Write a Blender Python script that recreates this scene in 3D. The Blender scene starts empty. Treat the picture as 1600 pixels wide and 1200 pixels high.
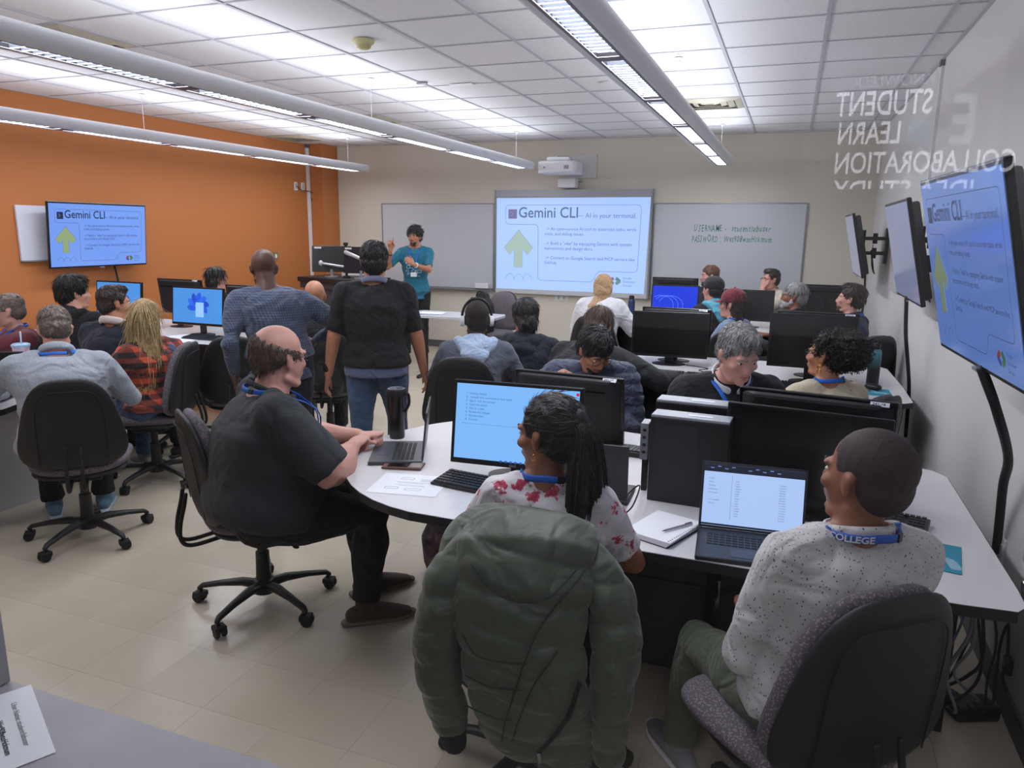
UP_W, DOWN_W, PROJ_E = 38.0, 84.0, 0.85
import bpy, math, random
import numpy as np
from mathutils import Matrix, Vector

PI = math.pi
random.seed(7)
rng = np.random.default_rng(11)
scene = bpy.context.scene
col = scene.collection

# ------------------------------------------------------------------ camera
EYE = 1.70
cam_d = bpy.data.cameras.new('camera')
cam_d.sensor_width = 36.0
cam_d.lens = 36.0 * 1149.0 / 1600.0
cam_d.clip_start = 0.02
cam = bpy.data.objects.new('camera', cam_d)
col.objects.link(cam)
yaw, pitch, roll = .3570, .2065, .012
fwd = np.array([-math.sin(yaw) * math.cos(pitch), math.cos(yaw) * math.cos(pitch), -math.sin(pitch)])
rgt = np.array([math.cos(yaw), math.sin(yaw), 0.0])
upv = np.cross(rgt, fwd)
r2 = rgt * math.cos(roll) + upv * math.sin(roll)
u2 = -rgt * math.sin(roll) + upv * math.cos(roll)
cam.matrix_world = Matrix(((r2[0], u2[0], -fwd[0], 0), (r2[1], u2[1], -fwd[1], 0), (r2[2], u2[2], -fwd[2], EYE), (0, 0, 0, 1)))
scene.camera = cam

# ------------------------------------------------------------------ world, exposure, lights
w = bpy.data.worlds.new('world')
scene.world = w
w.use_nodes = True
w.node_tree.nodes['Background'].inputs[0].default_value = (0.55, 0.6, 0.75, 1)
w.node_tree.nodes['Background'].inputs[1].default_value = 0.10
scene.view_settings.view_transform = 'Standard'
scene.view_settings.look = 'None'
scene.view_settings.exposure = 0.0
scene.view_settings.gamma = 1.0
scene.view_settings.use_curve_mapping = False


def area_light(name, loc, rot, sx, sy, power, color, spread=PI):
    l = bpy.data.lights.new(name, 'AREA')
    l.shape = 'RECTANGLE'
    l.size, l.size_y = sx, sy
    l.energy = power
    l.color = color
    l.spread = spread
    o = bpy.data.objects.new(name, l)
    o.location = loc
    o.rotation_euler = rot
    col.objects.link(o)
    return o


# the three suspended fixtures: lamps inside the housings, up and down
LAMP = (0.90, 0.93, 1.0)
FIX_X = (-5.67, -3.27, -0.84)
for fx in FIX_X:
    for tilt_ in (-1, 1):
        area_light('fixture_uplight', (fx + tilt_ * .045, 5.2, 2.562), (0, PI + tilt_ * math.radians(48), 0), 0.06, 7.6, UP_W / 2, LAMP)
    area_light('fixture_downlight', (fx, 5.2, 2.462), (0, 0, 0), 0.10, 7.6, DOWN_W, LAMP)
# corridor lamp behind the photographer (lights the corridor wall that the window glass mirrors)
area_light('corridor_lamp', (0.2, -1.35, 2.95), (math.radians(-32), 0, 0), 1.6, 0.3, 240, (0.95, 0.95, 1.0))

# ------------------------------------------------------------------ materials
def lin(c):
    out = []
    for v in c:
        v = v / 255.0
        out.append(v / 12.92 if v <= 0.04045 else ((v + 0.055) / 1.055) ** 2.4)
    return (out[0], out[1], out[2], 1.0)


MATS = {}


def mat(name, rgb=(128, 128, 128), rough=0.6, metal=0.0, spec=0.5, bump=0.0, bscale=60.0, bstretch=None,
        var=0.0, vscale=4.0, rgb2=None, emit=None, estr=0.0, fold=0.0, fscale=7.0, sheen=0.0, coat=0.0, sss=0.0):
    if name in MATS:
        return MATS[name]
    m = bpy.data.materials.new(name)
    m.use_nodes = True
    nt = m.node_tree
    b = nt.nodes['Principled BSDF']
    b.inputs['Base Color'].default_value = lin(rgb)
    b.inputs['Roughness'].default_value = rough
    b.inputs['Metallic'].default_value = metal
    b.inputs['Specular IOR Level'].default_value = spec
    b.inputs['Sheen Weight'].default_value = sheen
    b.inputs['Coat Weight'].default_value = coat
    if sss:
        b.inputs['Subsurface Weight'].default_value = sss
        b.inputs['Subsurface Radius'].default_value = (0.02, 0.008, 0.004)
        b.inputs['Subsurface Scale'].default_value = 0.4
    if emit is not None:
        b.inputs['Emission Color'].default_value = lin(emit)
        b.inputs['Emission Strength'].default_value = estr
    tc = None
    if rgb2 is not None or bump or fold:
        tc = nt.nodes.new('ShaderNodeTexCoord')
    if rgb2 is not None:
        n = nt.nodes.new('ShaderNodeTexNoise')
        n.inputs['Scale'].default_value = vscale
        n.inputs['Detail'].default_value = 4
        nt.links.new(tc.outputs['Object'], n.inputs['Vector'])
        r = nt.nodes.new('ShaderNodeValToRGB')
        r.color_ramp.elements[0].position = 0.5 - 0.5 * max(0.02, 1 - var)*0.5
        r.color_ramp.elements[1].position = 0.5 + 0.5 * max(0.02, 1 - var)*0.5
        r.color_ramp.elements[0].color = lin(rgb)
        r.color_ramp.elements[1].color = lin(rgb2)
        nt.links.new(n.outputs['Fac'], r.inputs['Fac'])
        nt.links.new(r.outputs['Color'], b.inputs['Base Color'])
    last = None
    if bump:
        n = nt.nodes.new('ShaderNodeTexNoise')
        n.inputs['Scale'].default_value = bscale
        n.inputs['Detail'].default_value = 3
        if bstretch:
            mp = nt.nodes.new('ShaderNodeMapping')
            mp.inputs['Scale'].default_value = bstretch
            nt.links.new(tc.outputs['Object'], mp.inputs['Vector'])
            nt.links.new(mp.outputs['Vector'], n.inputs['Vector'])
        else:
            nt.links.new(tc.outputs['Object'], n.inputs['Vector'])
        bp = nt.nodes.new('ShaderNodeBump')
        bp.inputs['Strength'].default_value = bump
        bp.inputs['Distance'].default_value = 0.004
        nt.links.new(n.outputs['Fac'], bp.inputs['Height'])
        last = bp
    if fold:
        n = nt.nodes.new('ShaderNodeTexNoise')
        n.inputs['Scale'].default_value = fscale
        n.inputs['Detail'].default_value = 2
        n.inputs['Distortion'].default_value = 1.2
        nt.links.new(tc.outputs['Object'], n.inputs['Vector'])
        bp = nt.nodes.new('ShaderNodeBump')
        bp.inputs['Strength'].default_value = fold
        bp.inputs['Distance'].default_value = 0.055
        nt.links.new(n.outputs['Fac'], bp.inputs['Height'])
        if last:
            nt.links.new(last.outputs['Normal'], bp.inputs['Normal'])
        last = bp
    if last:
        nt.links.new(last.outputs['Normal'], b.inputs['Normal'])
    MATS[name] = m
    return m


def nodes_of(m):
    return m.node_tree, m.node_tree.nodes['Principled BSDF']


def speckle_mat(name, base, dots, scale=160.0, thr=0.28, rough=0.9, dist='VORONOI', bump=0.3):
    if name in MATS:
        return MATS[name]
    m = mat(name, base, rough, bump=bump, bscale=scale, fold=0.35 if 'shirt' in name else 0)
    nt, b = nodes_of(m)
    tc = nt.nodes.new('ShaderNodeTexCoord')
    v = nt.nodes.new('ShaderNodeTexVoronoi')
    v.inputs['Scale'].default_value = scale
    nt.links.new(tc.outputs['Object'], v.inputs['Vector'])
    r = nt.nodes.new('ShaderNodeValToRGB')
    r.color_ramp.elements[0].position = thr
    r.color_ramp.elements[1].position = thr + 0.05
    r.color_ramp.elements[0].color = lin(dots)
    r.color_ramp.elements[1].color = lin(base)
    nt.links.new(v.outputs['Distance'], r.inputs['Fac'])
    nt.links.new(r.outputs['Color'], b.inputs['Base Color'])
    return m


# ------------------------------------------------------------------ mesh helpers
def tag(o, label=None, cat=None, group=None, kind=None):
    if label:
        o['label'] = label
    if cat:
        o['category'] = cat
    if group:
        o['group'] = group
    if kind:
        o['kind'] = kind
    return o


def link(o, parent=None):
    col.objects.link(o)
    if parent is not None:
        o.parent = parent
    return o


def empty(name, loc=(0, 0, 0), rz=0.0, label=None, cat=None, group=None, kind=None):
    o = bpy.data.objects.new(name, None)
    o.empty_display_size = 0.1
    o.location = loc
    o.rotation_euler = (0, 0, rz)
    link(o)
    return tag(o, label, cat, group, kind)


class MB:
    def __init__(self):
        self.v, self.f, self.m = [], [], []
        self.mats = []
        self.n = 0

    def add(self, verts, faces, mi=0):
        verts = np.asarray(verts, float).reshape(-1, 3)
        self.v.append(verts)
        k = self.n
        self.f.extend([tuple(i + k for i in f) for f in faces])
        self.m.extend([mi] * len(faces))
        self.n += len(verts)
        return self

    def box(self, c, s, rz=0.0, mi=0, M=None):
        x, y, z = [k * 0.5 for k in s]
        p = np.array([(-x, -y, -z), (x, -y, -z), (x, y, -z), (-x, y, -z), (-x, -y, z), (x, -y, z), (x, y, z), (-x, y, z)])
        if M is not None:
            p = p @ np.array(M).T
        if rz:
            a = np.array([[math.cos(rz), -math.sin(rz), 0], [math.sin(rz), math.cos(rz), 0], [0, 0, 1]])
            p = p @ a.T
        return self.add(p + np.array(c), [(3, 2, 1, 0), (4, 5, 6, 7), (0, 1, 5, 4), (1, 2, 6, 5), (2, 3, 7, 6), (3, 0, 4, 7)], mi)

    def prism(self, pts, z0, z1, mi=0):
        n = len(pts)
        v = [(p[0], p[1], z0) for p in pts] + [(p[0], p[1], z1) for p in pts]
        f = [tuple(range(n - 1, -1, -1)), tuple(range(n, 2 * n))] + [(i, (i + 1) % n, n + (i + 1) % n, n + i) for i in range(n)]
        return self.add(v, f, mi)

    def lathe(self, prof, c=(0, 0, 0), n=24, mi=0):
        v, f = [], []
        for r, z in prof:
            for k in range(n):
                a = 2 * PI * k / n
                v.append((c[0] + r * math.cos(a), c[1] + r * math.sin(a), c[2] + z))
        for i in range(len(prof) - 1):
            for k in range(n):
                f.append((i * n + k, i * n + (k + 1) % n, (i + 1) * n + (k + 1) % n, (i + 1) * n + k))
        f.append(tuple(range(n - 1, -1, -1)))
        L = (len(prof) - 1) * n
        f.append(tuple(L + k for k in range(n)))
        return self.add(v, f, mi)

    def sweep(self, pts, ws, ds=None, R=(1, 0, 0), n=10, cap='round', mi=0, square=False):
        pts = np.asarray(pts, float)
        k = len(pts)
        ws = np.broadcast_to(np.asarray(ws, float), (k,)).copy()
        ds = ws.copy() if ds is None else np.broadcast_to(np.asarray(ds, float), (k,)).copy()
        R = np.asarray(R, float)
        if R.ndim == 1:
            R = np.tile(R, (k, 1))
        T = np.gradient(pts, axis=0) if k > 2 else np.tile(pts[1] - pts[0], (k, 1))
        T /= (np.linalg.norm(T, axis=1)[:, None] + 1e-12)
        if cap == 'round':
            # end caps: extra rings
            P, W, D, RR, TT = [], [], [], [], []
            for ph in (85, 60, 30):
                a = math.radians(ph)
                m = (ws[0] + ds[0]) * 0.5
                P.append(pts[0] - T[0] * m * math.sin(a)); W.append(ws[0] * math.cos(a)); D.append(ds[0] * math.cos(a)); RR.append(R[0]); TT.append(T[0])
            for i in range(k):
                P.append(pts[i]); W.append(ws[i]); D.append(ds[i]); RR.append(R[i]); TT.append(T[i])
            for ph in (30, 60, 85):
                a = math.radians(ph)
                m = (ws[-1] + ds[-1]) * 0.5
                P.append(pts[-1] + T[-1] * m * math.sin(a)); W.append(ws[-1] * math.cos(a)); D.append(ds[-1] * math.cos(a)); RR.append(R[-1]); TT.append(T[-1])
            pts, ws, ds, R, T = map(np.array, (P, W, D, RR, TT))
            k = len(pts)
        v, f = [], []
        prev = None
        for i in range(k):
            t = T[i]
            r = R[i] - t * (R[i] @ t)
            if np.linalg.norm(r) < 0.05:
                r = prev if prev is not None else np.cross(t, [0.3, 0.2, 0.9])
                r = r - t * (r @ t)
            r = r / np.linalg.norm(r)
            prev = r
            d = np.cross(t, r)
            for j in range(n):
                a = 2 * PI * (j + 0.5) / n
                ca, sa = math.cos(a), math.sin(a)
                if square:
                    mx = max(abs(ca), abs(sa)); ca /= mx; sa /= mx
                v.append(pts[i] + r * ws[i] * ca + d * ds[i] * sa)
        for i in range(k - 1):
            for j in range(n):
                f.append((i * n + j, i * n + (j + 1) % n, (i + 1) * n + (j + 1) % n, (i + 1) * n + j))
        f.append(tuple(range(n - 1, -1, -1)))
        f.append(tuple((k - 1) * n + j for j in range(n)))
        return self.add(v, f, mi)

    def ell(self, c, r, n=14, m=9, mi=0, M=None):
        v, f = [], []
        for i in range(1, m):
            ph = PI * i / m
            for j in range(n):
                a = 2 * PI * j / n
                v.append((r[0] * math.sin(ph) * math.cos(a), r[1] * math.sin(ph) * math.sin(a), r[2] * math.cos(ph)))
        v.append((0, 0, r[2])); v.append((0, 0, -r[2]))
        for i in range(m - 2):
            for j in range(n):
                f.append((i * n + j, (i + 1) * n + j, (i + 1) * n + (j + 1) % n, i * n + (j + 1) % n))
        t, bq = (m - 1) * n, (m - 1) * n + 1
        for j in range(n):
            f.append((t, j, (j + 1) % n))
            f.append((bq, (m - 2) * n + (j + 1) % n, (m - 2) * n + j))
        v = np.array(v)
        if M is not None:
            v = v @ np.array(M).T
        return self.add(v + np.array(c), f, mi)

    def xf(self, M, o=(0, 0, 0)):
        M = np.array(M, float)
        self.v = [a @ M.T + np.array(o) for a in self.v]
        return self

    def mesh(self, name, mats, smooth=False):
        me = bpy.data.meshes.new(name)
        V = np.concatenate(self.v) if self.v else np.zeros((0, 3))
        me.from_pydata(V.tolist(), [], self.f)
        mats = mats if isinstance(mats, (list, tuple)) else [mats]
        for q in mats:
            me.materials.append(q)
        if len(mats) > 1:
            me.polygons.foreach_set('material_index', self.m)
        if smooth:
            me.polygons.foreach_set('use_smooth', [True] * len(me.polygons))
        me.update()
        return me

    def obj(self, name, mats, parent=None, smooth=False, bevel=0.0, bseg=2, loc=None, rot=None, autosmooth=False):
        me = self.mesh(name, mats, smooth or autosmooth)
        o = bpy.data.objects.new(name, me)
        link(o, parent)
        if loc is not None:
            o.location = loc
        if rot is not None:
            o.rotation_euler = rot
        if bevel:
            b = o.modifiers.new('bevel', 'BEVEL')
            b.width = bevel
            b.segments = bseg
            b.limit_method = 'ANGLE'
            b.angle_limit = math.radians(35)
            b.harden_normals = False
        if autosmooth:
            sharp_by_angle(me, 38)
        return o


def sharp_by_angle(me, deg):
    try:
        me.set_sharp_from_angle(angle=math.radians(deg))
    except Exception:
        pass


def text_mb(s, size, align='LEFT', extrude=0.0, bold=0.0, shear=0.0, spacing=1.0):
    """text in the XY plane, returned as arrays"""
    c = bpy.data.curves.new('t', 'FONT')
    c.body = s
    c.size = size
    c.align_x = align
    c.extrude = extrude
    c.offset = bold
    c.shear = shear
    c.space_character = spacing
    c.resolution_u = 3
    o = bpy.data.objects.new('t', c)
    me = bpy.data.meshes.new_from_object(o)
    n = len(me.vertices)
    a = np.empty(n * 3)
    me.vertices.foreach_get('co', a)
    f = [tuple(p.vertices) for p in me.polygons]
    bpy.data.objects.remove(o)
    bpy.data.curves.remove(c)
    bpy.data.meshes.remove(me)
    return a.reshape(-1, 3), f


def copy_tree(o, parent=None):
    c = o.copy()
    col.objects.link(c)
    c.parent = parent
    for ch in list(o.children):
        copy_tree(ch, c)
    return c


def rotz(a):
    return np.array([[math.cos(a), -math.sin(a), 0], [math.sin(a), math.cos(a), 0], [0, 0, 1]])


def rotx(a):
    return np.array([[1, 0, 0], [0, math.cos(a), -math.sin(a)], [0, math.sin(a), math.cos(a)]])


def roty(a):
    return np.array([[math.cos(a), 0, math.sin(a)], [0, 1, 0], [-math.sin(a), 0, math.cos(a)]])


def smooth_path(pts, n=8):
    """Catmull-Rom"""
    P = [np.array(p, float) for p in pts]
    P = [2 * P[0] - P[1]] + P + [2 * P[-1] - P[-2]]
    out = []
    for i in range(1, len(P) - 2):
        for k in range(n):
            t = k / n
            a, b, c, d = P[i - 1], P[i], P[i + 1], P[i + 2]
            out.append(0.5 * (2 * b + (c - a) * t + (2 * a - 5 * b + 4 * c - d) * t * t + (3 * b - a - 3 * c + d) * t ** 3))
    out.append(P[-2])
    return np.array(out)


# ------------------------------------------------------------------ common materials
BLACKP = mat('black_plastic', (24, 25, 28), 0.42, bump=0.15, bscale=400)
BLACKM = mat('black_matte', (16, 17, 19), 0.6)
GLOSSB = mat('black_gloss', (10, 11, 13), 0.16)
SCREEN_OFF = mat('screen_off', (9, 9, 12), 0.22)
WHITEP = mat('white_plastic', (226, 226, 228), 0.4)
SILVER = mat('silver_plastic', (150, 152, 158), 0.35, metal=0.4)
CHROME = mat('chrome', (190, 192, 196), 0.2, metal=1.0)
DARKG = mat('dark_grey_laminate', (52, 53, 58), 0.5, rgb2=(60, 61, 66), vscale=9, var=0.3)
TABLEW = mat('white_laminate', (214, 211, 213), 0.32, rgb2=(208, 206, 210), vscale=5, var=0.2)
PAPER = mat('paper', (238, 240, 246), 0.8)
INK = mat('ink', (60, 62, 70), 0.8)
CHAIRF = speckle_mat('chair_fabric', (92, 86, 93), (130, 121, 128), scale=150, thr=0.36, rough=0.95, bump=0.5)
CHAIRP = mat('chair_plastic', (24, 25, 28), 0.5, bump=0.25, bscale=500)

# ------------------------------------------------------------------ room shell
X0, X1, Y0, Y1, ZC = -6.65, 0.86, 0.12, 9.70, 2.87
CREAM = mat('cream_paint', (212, 206, 192), 0.75, bump=0.06, bscale=220)
WHITEW = mat('white_paint', (212, 211, 210), 0.7, bump=0.06, bscale=220)
ORANGE = mat('orange_paint', (184, 112, 56), 0.62, bump=0.08, bscale=200)


def struct(name, mb, m, parent=None, **k):
    o = mb.obj(name, m, parent, **k)
    if parent is None:
        o['kind'] = 'structure'
    return o


struct('wall_back', MB().box(((X0 + X1) / 2, Y1 + .06, ZC / 2), (X1 - X0 + .24, .12, ZC + .1)), CREAM)
struct('wall_right', MB().box((X1 + .06, (Y0 + Y1) / 2, ZC / 2), (.12, Y1 - Y0, ZC + .1)), WHITEW)
struct('wall_left', MB().box((X0 - .06, (Y0 + Y1) / 2, ZC / 2), (.12, Y1 - Y0, ZC + .1)), ORANGE)
struct('pilaster', MB().box((X0 + .115, 9.50, ZC / 2), (.23, .40, ZC)), ORANGE)

# floor: one foot tiles, the 300 nearest single, the rest one part
FLOORM = mat('vinyl_tile', (200, 189, 170), 0.24, rgb2=(194, 183, 165), vscale=3.0, var=0.1, bump=0.03, bscale=30)
FLOORM2 = mat('vinyl_tile_two', (198, 187, 168), 0.26, rgb2=(192, 181, 163), vscale=2.0, var=0.1, bump=0.03, bscale=24)
FLOORM3 = mat('vinyl_tile_three', (202, 191, 173), 0.22, rgb2=(196, 185, 167), vscale=2.5, var=0.1, bump=0.03, bscale=26)
JOINT = mat('tile_joint', (160, 149, 134), 0.8)
fl = struct('floor', MB().box(((X0 + X1) / 2, (Y0 + Y1) / 2, -.055), (X1 - X0, Y1 - Y0, .1)), JOINT)
TS = .3048
tmesh = [MB().box((0, 0, -.0025), (TS - .0008, TS - .0008, .005)).mesh('floor_tile', q) for q in (FLOORM, FLOORM2, FLOORM3)]
cells = []
ix0 = int(math.floor((X0 + 2.16) / TS)); ix1 = int(math.ceil((X1 + 2.16) / TS))
iy0 = int(math.floor((Y0 - 1.82) / TS)); iy1 = int(math.ceil((Y1 - 1.82) / TS))
for i in range(ix0, ix1):
    for j in range(iy0, iy1):
        cx, cy = -2.16 + TS * (i + .5), 1.82 + TS * (j + .5)
        cells.append((cx, cy))
cells.sort(key=lambda c: (c[0] + 1.2) ** 2 + (c[1] - .8) ** 2 if c[1] > 1.3 else 1e3 + c[1])
rest = MB()
nt_ = 0
for cx, cy in cells:
    xa, xb = max(cx - TS / 2, X0), min(cx + TS / 2, X1)
    ya, yb = max(cy - TS / 2, Y0), min(cy + TS / 2, Y1)
    full = xb - xa > TS - .001 and yb - ya > TS - .001
    if full and nt_ < 300:
        o = bpy.data.objects.new('floor_tile', random.choice(tmesh))
        o.location = (cx, cy, 0)
        link(o, fl)
        nt_ += 1
    elif xb - xa > .01 and yb - ya > .01:
        rest.box(((xa + xb) / 2, (ya + yb) / 2, -.0025), (xb - xa - .0016, yb - ya - .0016, .005), mi=random.randrange(3))
o = rest.obj('floor_tile', [FLOORM, FLOORM2, FLOORM3], fl)
o['kind'] = 'stuff'

# ceiling: suspended grid, two foot tiles
CTILE = mat('ceiling_tile', (236, 236, 238), 0.85, bump=0.25, bscale=90, rgb2=(231, 231, 234), vscale=40, var=.3)
CGRID = mat('ceiling_grid', (188, 188, 196), 0.5)
ce = struct('ceiling', MB().box(((X0 + X1) / 2, (Y0 + Y1) / 2, ZC + .09), (X1 - X0, Y1 - Y0, .06)), CTILE)
CS = .6096
gx = [-3.579 + CS * i for i in range(-5, 8) if X0 < -3.579 + CS * i < X1]
gy = [3.45 + CS * j for j in range(-6, 12) if Y0 < 3.45 + CS * j < Y1]
ex = [X0] + gx + [X1]
ey = [Y0] + gy + [Y1]
diff = {(-4.50, 3.75), (-4.40, 7.30), (-.84, 7.30), (-6.2, 8.35)}
VENTS = []


def cell_of(x, y):
    for i in range(len(ex) - 1):
        for j in range(len(ey) - 1):
            if ex[i] <= x < ex[i + 1] and ey[j] <= y < ey[j + 1]:
                return (i, j)


vc = {cell_of(x, y): (x, y) for x, y in diff}
for i in range(len(ex) - 1):
    for j in range(len(ey) - 1):
        if (i, j) in vc:
            VENTS.append(((ex[i] + ex[i + 1]) / 2, (ey[j] + ey[j + 1]) / 2, ex[i + 1] - ex[i], ey[j + 1] - ey[j]))
            continue
        MB().box(((ex[i] + ex[i + 1]) / 2, (ey[j] + ey[j + 1]) / 2, ZC + .012), (ex[i + 1] - ex[i] - .004, ey[j + 1] - ey[j] - .004, .016)).obj('ceiling_tile', CTILE, ce)
for x in gx:
    MB().box((x, (Y0 + Y1) / 2, ZC), (.022, Y1 - Y0, .006)).obj('grid_bar', CGRID, ce)
for j, y in enumerate(gy):
    MB().box(((X0 + X1) / 2, y, ZC + .0005), (X1 - X0, .014, .004)).obj('grid_bar', CGRID, ce)
for a, b in (((X0 + .012, (Y0 + Y1) / 2), (.024, Y1 - Y0)), ((X1 - .012, (Y0 + Y1) / 2), (.024, Y1 - Y0))):
    MB().box((a[0], a[1], ZC - .001), (b[0], b[1], .006)).obj('wall_angle', CGRID, ce)
MB().box(((X0 + X1) / 2, Y1 - .012, ZC - .001), (X1 - X0, .024, .006)).obj('wall_angle', CGRID, ce)

BASEM = mat('rubber_baseboard', (92, 92, 96), 0.5)
struct('baseboard_back', MB().box(((X0 + X1) / 2, Y1 - .006, .05), (X1 - X0, .012, .10)), BASEM)
struct('baseboard_right', MB().box((X1 - .006, (Y0 + Y1) / 2, .05), (.012, Y1 - Y0, .10)), BASEM)
struct('baseboard_left', MB().box((X0 + .006, (Y0 + Y1) / 2, .05), (.012, Y1 - Y0, .10)), BASEM)
# ------------------------------------------------------------------ ceiling equipment
FIXM = mat('fixture_white', (226, 227, 232), 0.42)
FIXD = mat('fixture_grey', (96, 92, 98), 0.5)
LOUV = mat('louver_white', (222, 228, 240), 0.3)
GLOWT = mat('fixture_tube', (255, 255, 255), 0.5, emit=(232, 240, 255), estr=3.4)


def fixture(fx, label):
    r = empty('linear_light_fixture', (fx, 5.2, 2.50), 0, label, 'light fixture')
    ya, yb = -4.0, 3.95
    # housing: two curved side shells with a slot between, open above and below
    for s in (-1, 1):
        sec = [(s * .058, -.040), (s * .085, -.043), (s * .112, -.030), (s * .128, -.004), (s * .126, .022), (s * .108, .046), (s * .086, .054), (s * .082, .046), (s * .100, .036), (s * .114, .016), (s * .112, -.004), (s * .097, -.024), (s * .070, -.031), (s * .058, -.030)]
        v = [(x, ya, z) for x, z in sec] + [(x, yb, z) for x, z in sec]
        n = len(sec)
        f = [(i, (i + 1) % n, n + (i + 1) % n, n + i) for i in range(n)] + [tuple(range(n)), tuple(range(2 * n - 1, n - 1, -1))]
        o = MB().add(v, f).obj('side_shell', FIXM, r, smooth=True, autosmooth=True)
        bmfix(o.data)
    for yy in (ya, yb):
        c = MB()
        c.sweep([(-.10, 0, 0), (.10, 0, 0)], .042, .012, R=(0, 0, 1), n=16)
        c.obj('end_cap', FIXM, r, smooth=True, loc=(0, yy, .002))
    for s in (-1, 1):
        MB().box((s * .062, (ya + yb) / 2, -.030), (.022, yb - ya - .02, .022)).obj('louver_rail', FIXD, r)
    n = 7
    for k in range(n + 1):
        y = ya + (yb - ya) * k / n
        if 0 < k < n:
            MB().box((0, y, -.031), (.11, .085, .020)).obj('divider', FIXD, r)
    bl = MB()
    for k in range(n):
        y = ya + (yb - ya) * (k + .5) / n
        for q in range(16):
            yy = y - .48 + .06 + q * .056
            bl.box((0, yy, -.030), (.102, .0025, .022))
    o = bl.obj('louver_blade', LOUV, r)
    o['kind'] = 'stuff'
    for k in range(n):
        y = ya + (yb - ya) * (k + .5) / n
        MB().sweep([(0, y - .52, .012), (0, y + .52, .012)], .013, n=10).obj('lamp_tube', GLOWT, r, smooth=True)
    MB().box((0, (ya + yb) / 2, .032), (.07, yb - ya - .06, .004)).obj('reflector', LOUV, r)
    for yy in (.25, 3.62, -3.1):
        ro = MB()
        ro.sweep([(0, yy, .05), (0, yy, ZC - 2.50 - .02)], .0022, n=6)
        ro.lathe([(.012, 0), (.012, .01), (.028, .02), (.03, .024)], (0, yy, ZC - 2.50 - .026), 12)
        ro.obj('suspension_rod', WHITEP, r)
    return r


def bmfix(me):
    import bmesh
    b = bmesh.new()
    b.from_mesh(me)
    bmesh.ops.recalc_face_normals(b, faces=b.faces)
    b.to_mesh(me)
    b.free()


fixture(FIX_X[0], 'slim pendant light nearest the orange wall, far left of the three')
fixture(FIX_X[1], 'long grey pendant light crossing the upper left, middle of the three')
fixture(FIX_X[2], 'long pendant light with louvers pointing at the projector wall, right of the three')

VENTM = mat('vent_cream', (196, 190, 170), 0.5)
DARKV = mat('vent_dark', (60, 55, 50), 0.7)
vlabels = {0: 'square air diffuser above the nearest end of the middle pendant light', 1: 'square air diffuser beside the middle pendant light, towards the whiteboard wall',
           2: 'open square air vent right of the right-hand pendant light', 3: 'square air diffuser in the far left ceiling corner'}
VENTS.sort(key=lambda v: (v[1] > 5, v[0] > -2, v[0] < -5))
for k, (x, y, sx, sy) in enumerate(VENTS):
    lab = vlabels[0] if y < 5 else (vlabels[2] if x > -2 else (vlabels[3] if x < -5 else vlabels[1]))
    r = empty('ceiling_vent', (x, y, ZC), 0, lab, 'air vent')
    MB().box((0, 0, .03), (sx - .03, sy - .03, .01)).obj('backing', DARKV, r)
    for q, h in enumerate((.95, .72, .50, .28)):
        fr = MB()
        a, b_, z = sx * h / 2, sx * h / 2 - .05, -.002 + q * .004
        for s in range(4):
            A = rotz(s * PI / 2)
            P = [(-a, -a, z), (a, -a, z), (b_, -b_, z - .016), (-b_, -b_, z - .016), (-a, -a, z + .006), (a, -a, z + .006), (b_, -b_, z - .010), (-b_, -b_, z - .010)]
            P = [tuple(A @ np.array(p)) for p in P]
            fr.add(P, [(3, 2, 1, 0), (4, 5, 6, 7), (0, 1, 5, 4), (1, 2, 6, 5), (2, 3, 7, 6), (3, 0, 4, 7)])
        fr.obj('louver_ring', VENTM, r)
    MB().box((0, 0, .008), (sx * .16, sx * .16, .008)).obj('centre_plate', VENTM, r)

for x, y, lab in ((-4.5, 4.35, 'ceiling sprinkler head left, beside the nearest air diffuser'), (-4.52, 8.64, 'small ceiling sprinkler head towards the whiteboard wall')):
    r = empty('sprinkler', (x, y, ZC), 0, lab, 'sprinkler')
    MB().lathe([(.035, 0), (.035, -.004), (.012, -.012), (.010, -.04), (.006, -.045)], n=16).obj('escutcheon', SILVER, r, smooth=True)
    MB().lathe([(.004, -.045), (.004, -.06), (.022, -.062), (.024, -.066), (.005, -.068)], n=12).obj('deflector', mat('sprinkler_dark', (70, 66, 66), .4, metal=.6), r)
r = empty('smoke_detector', (-2.66, 4.36, ZC), 0, 'round cream smoke detector on the ceiling', 'smoke detector')
MB().lathe([(.068, 0), (.07, -.012), (.064, -.022), (.05, -.032)], n=24).obj('base', mat('detector_cream', (205, 198, 150), .5), r, smooth=True, autosmooth=True)
MB().lathe([(.046, -.032), (.045, -.046), (.03, -.056), (.012, -.058)], n=24).obj('sensor_dome', mat('detector_dome', (190, 182, 130), .5), r, smooth=True, autosmooth=True)
o = MB().box((-2.66, 5.86, ZC - .004), (.20, .06, .008)).obj('ceiling_label_plate', WHITEP, bevel=.002)
tag(o, 'small white rectangular plate on the ceiling tile behind the smoke detector', 'plate')
o = MB().box((-2.94, 5.70, ZC - .008), (.09, .03, .016)).obj('ceiling_clip', SILVER, bevel=.003)
tag(o, 'tiny grey clip on the ceiling left of the white plate', 'clip')
o = MB().lathe([(.05, 0), (.052, -.006), (.03, -.012)], (-1.52, 6.15, ZC), 20).obj('ceiling_disc', WHITEP, smooth=True)
tag(o, 'small white disc on the ceiling left of the right-hand pendant light', 'detector')

# ------------------------------------------------------------------ back wall
BOARD = mat('whiteboard', (196, 200, 206), 0.28)
ALU = mat('aluminium_trim', (150, 151, 156), 0.35, metal=0.6)


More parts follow.
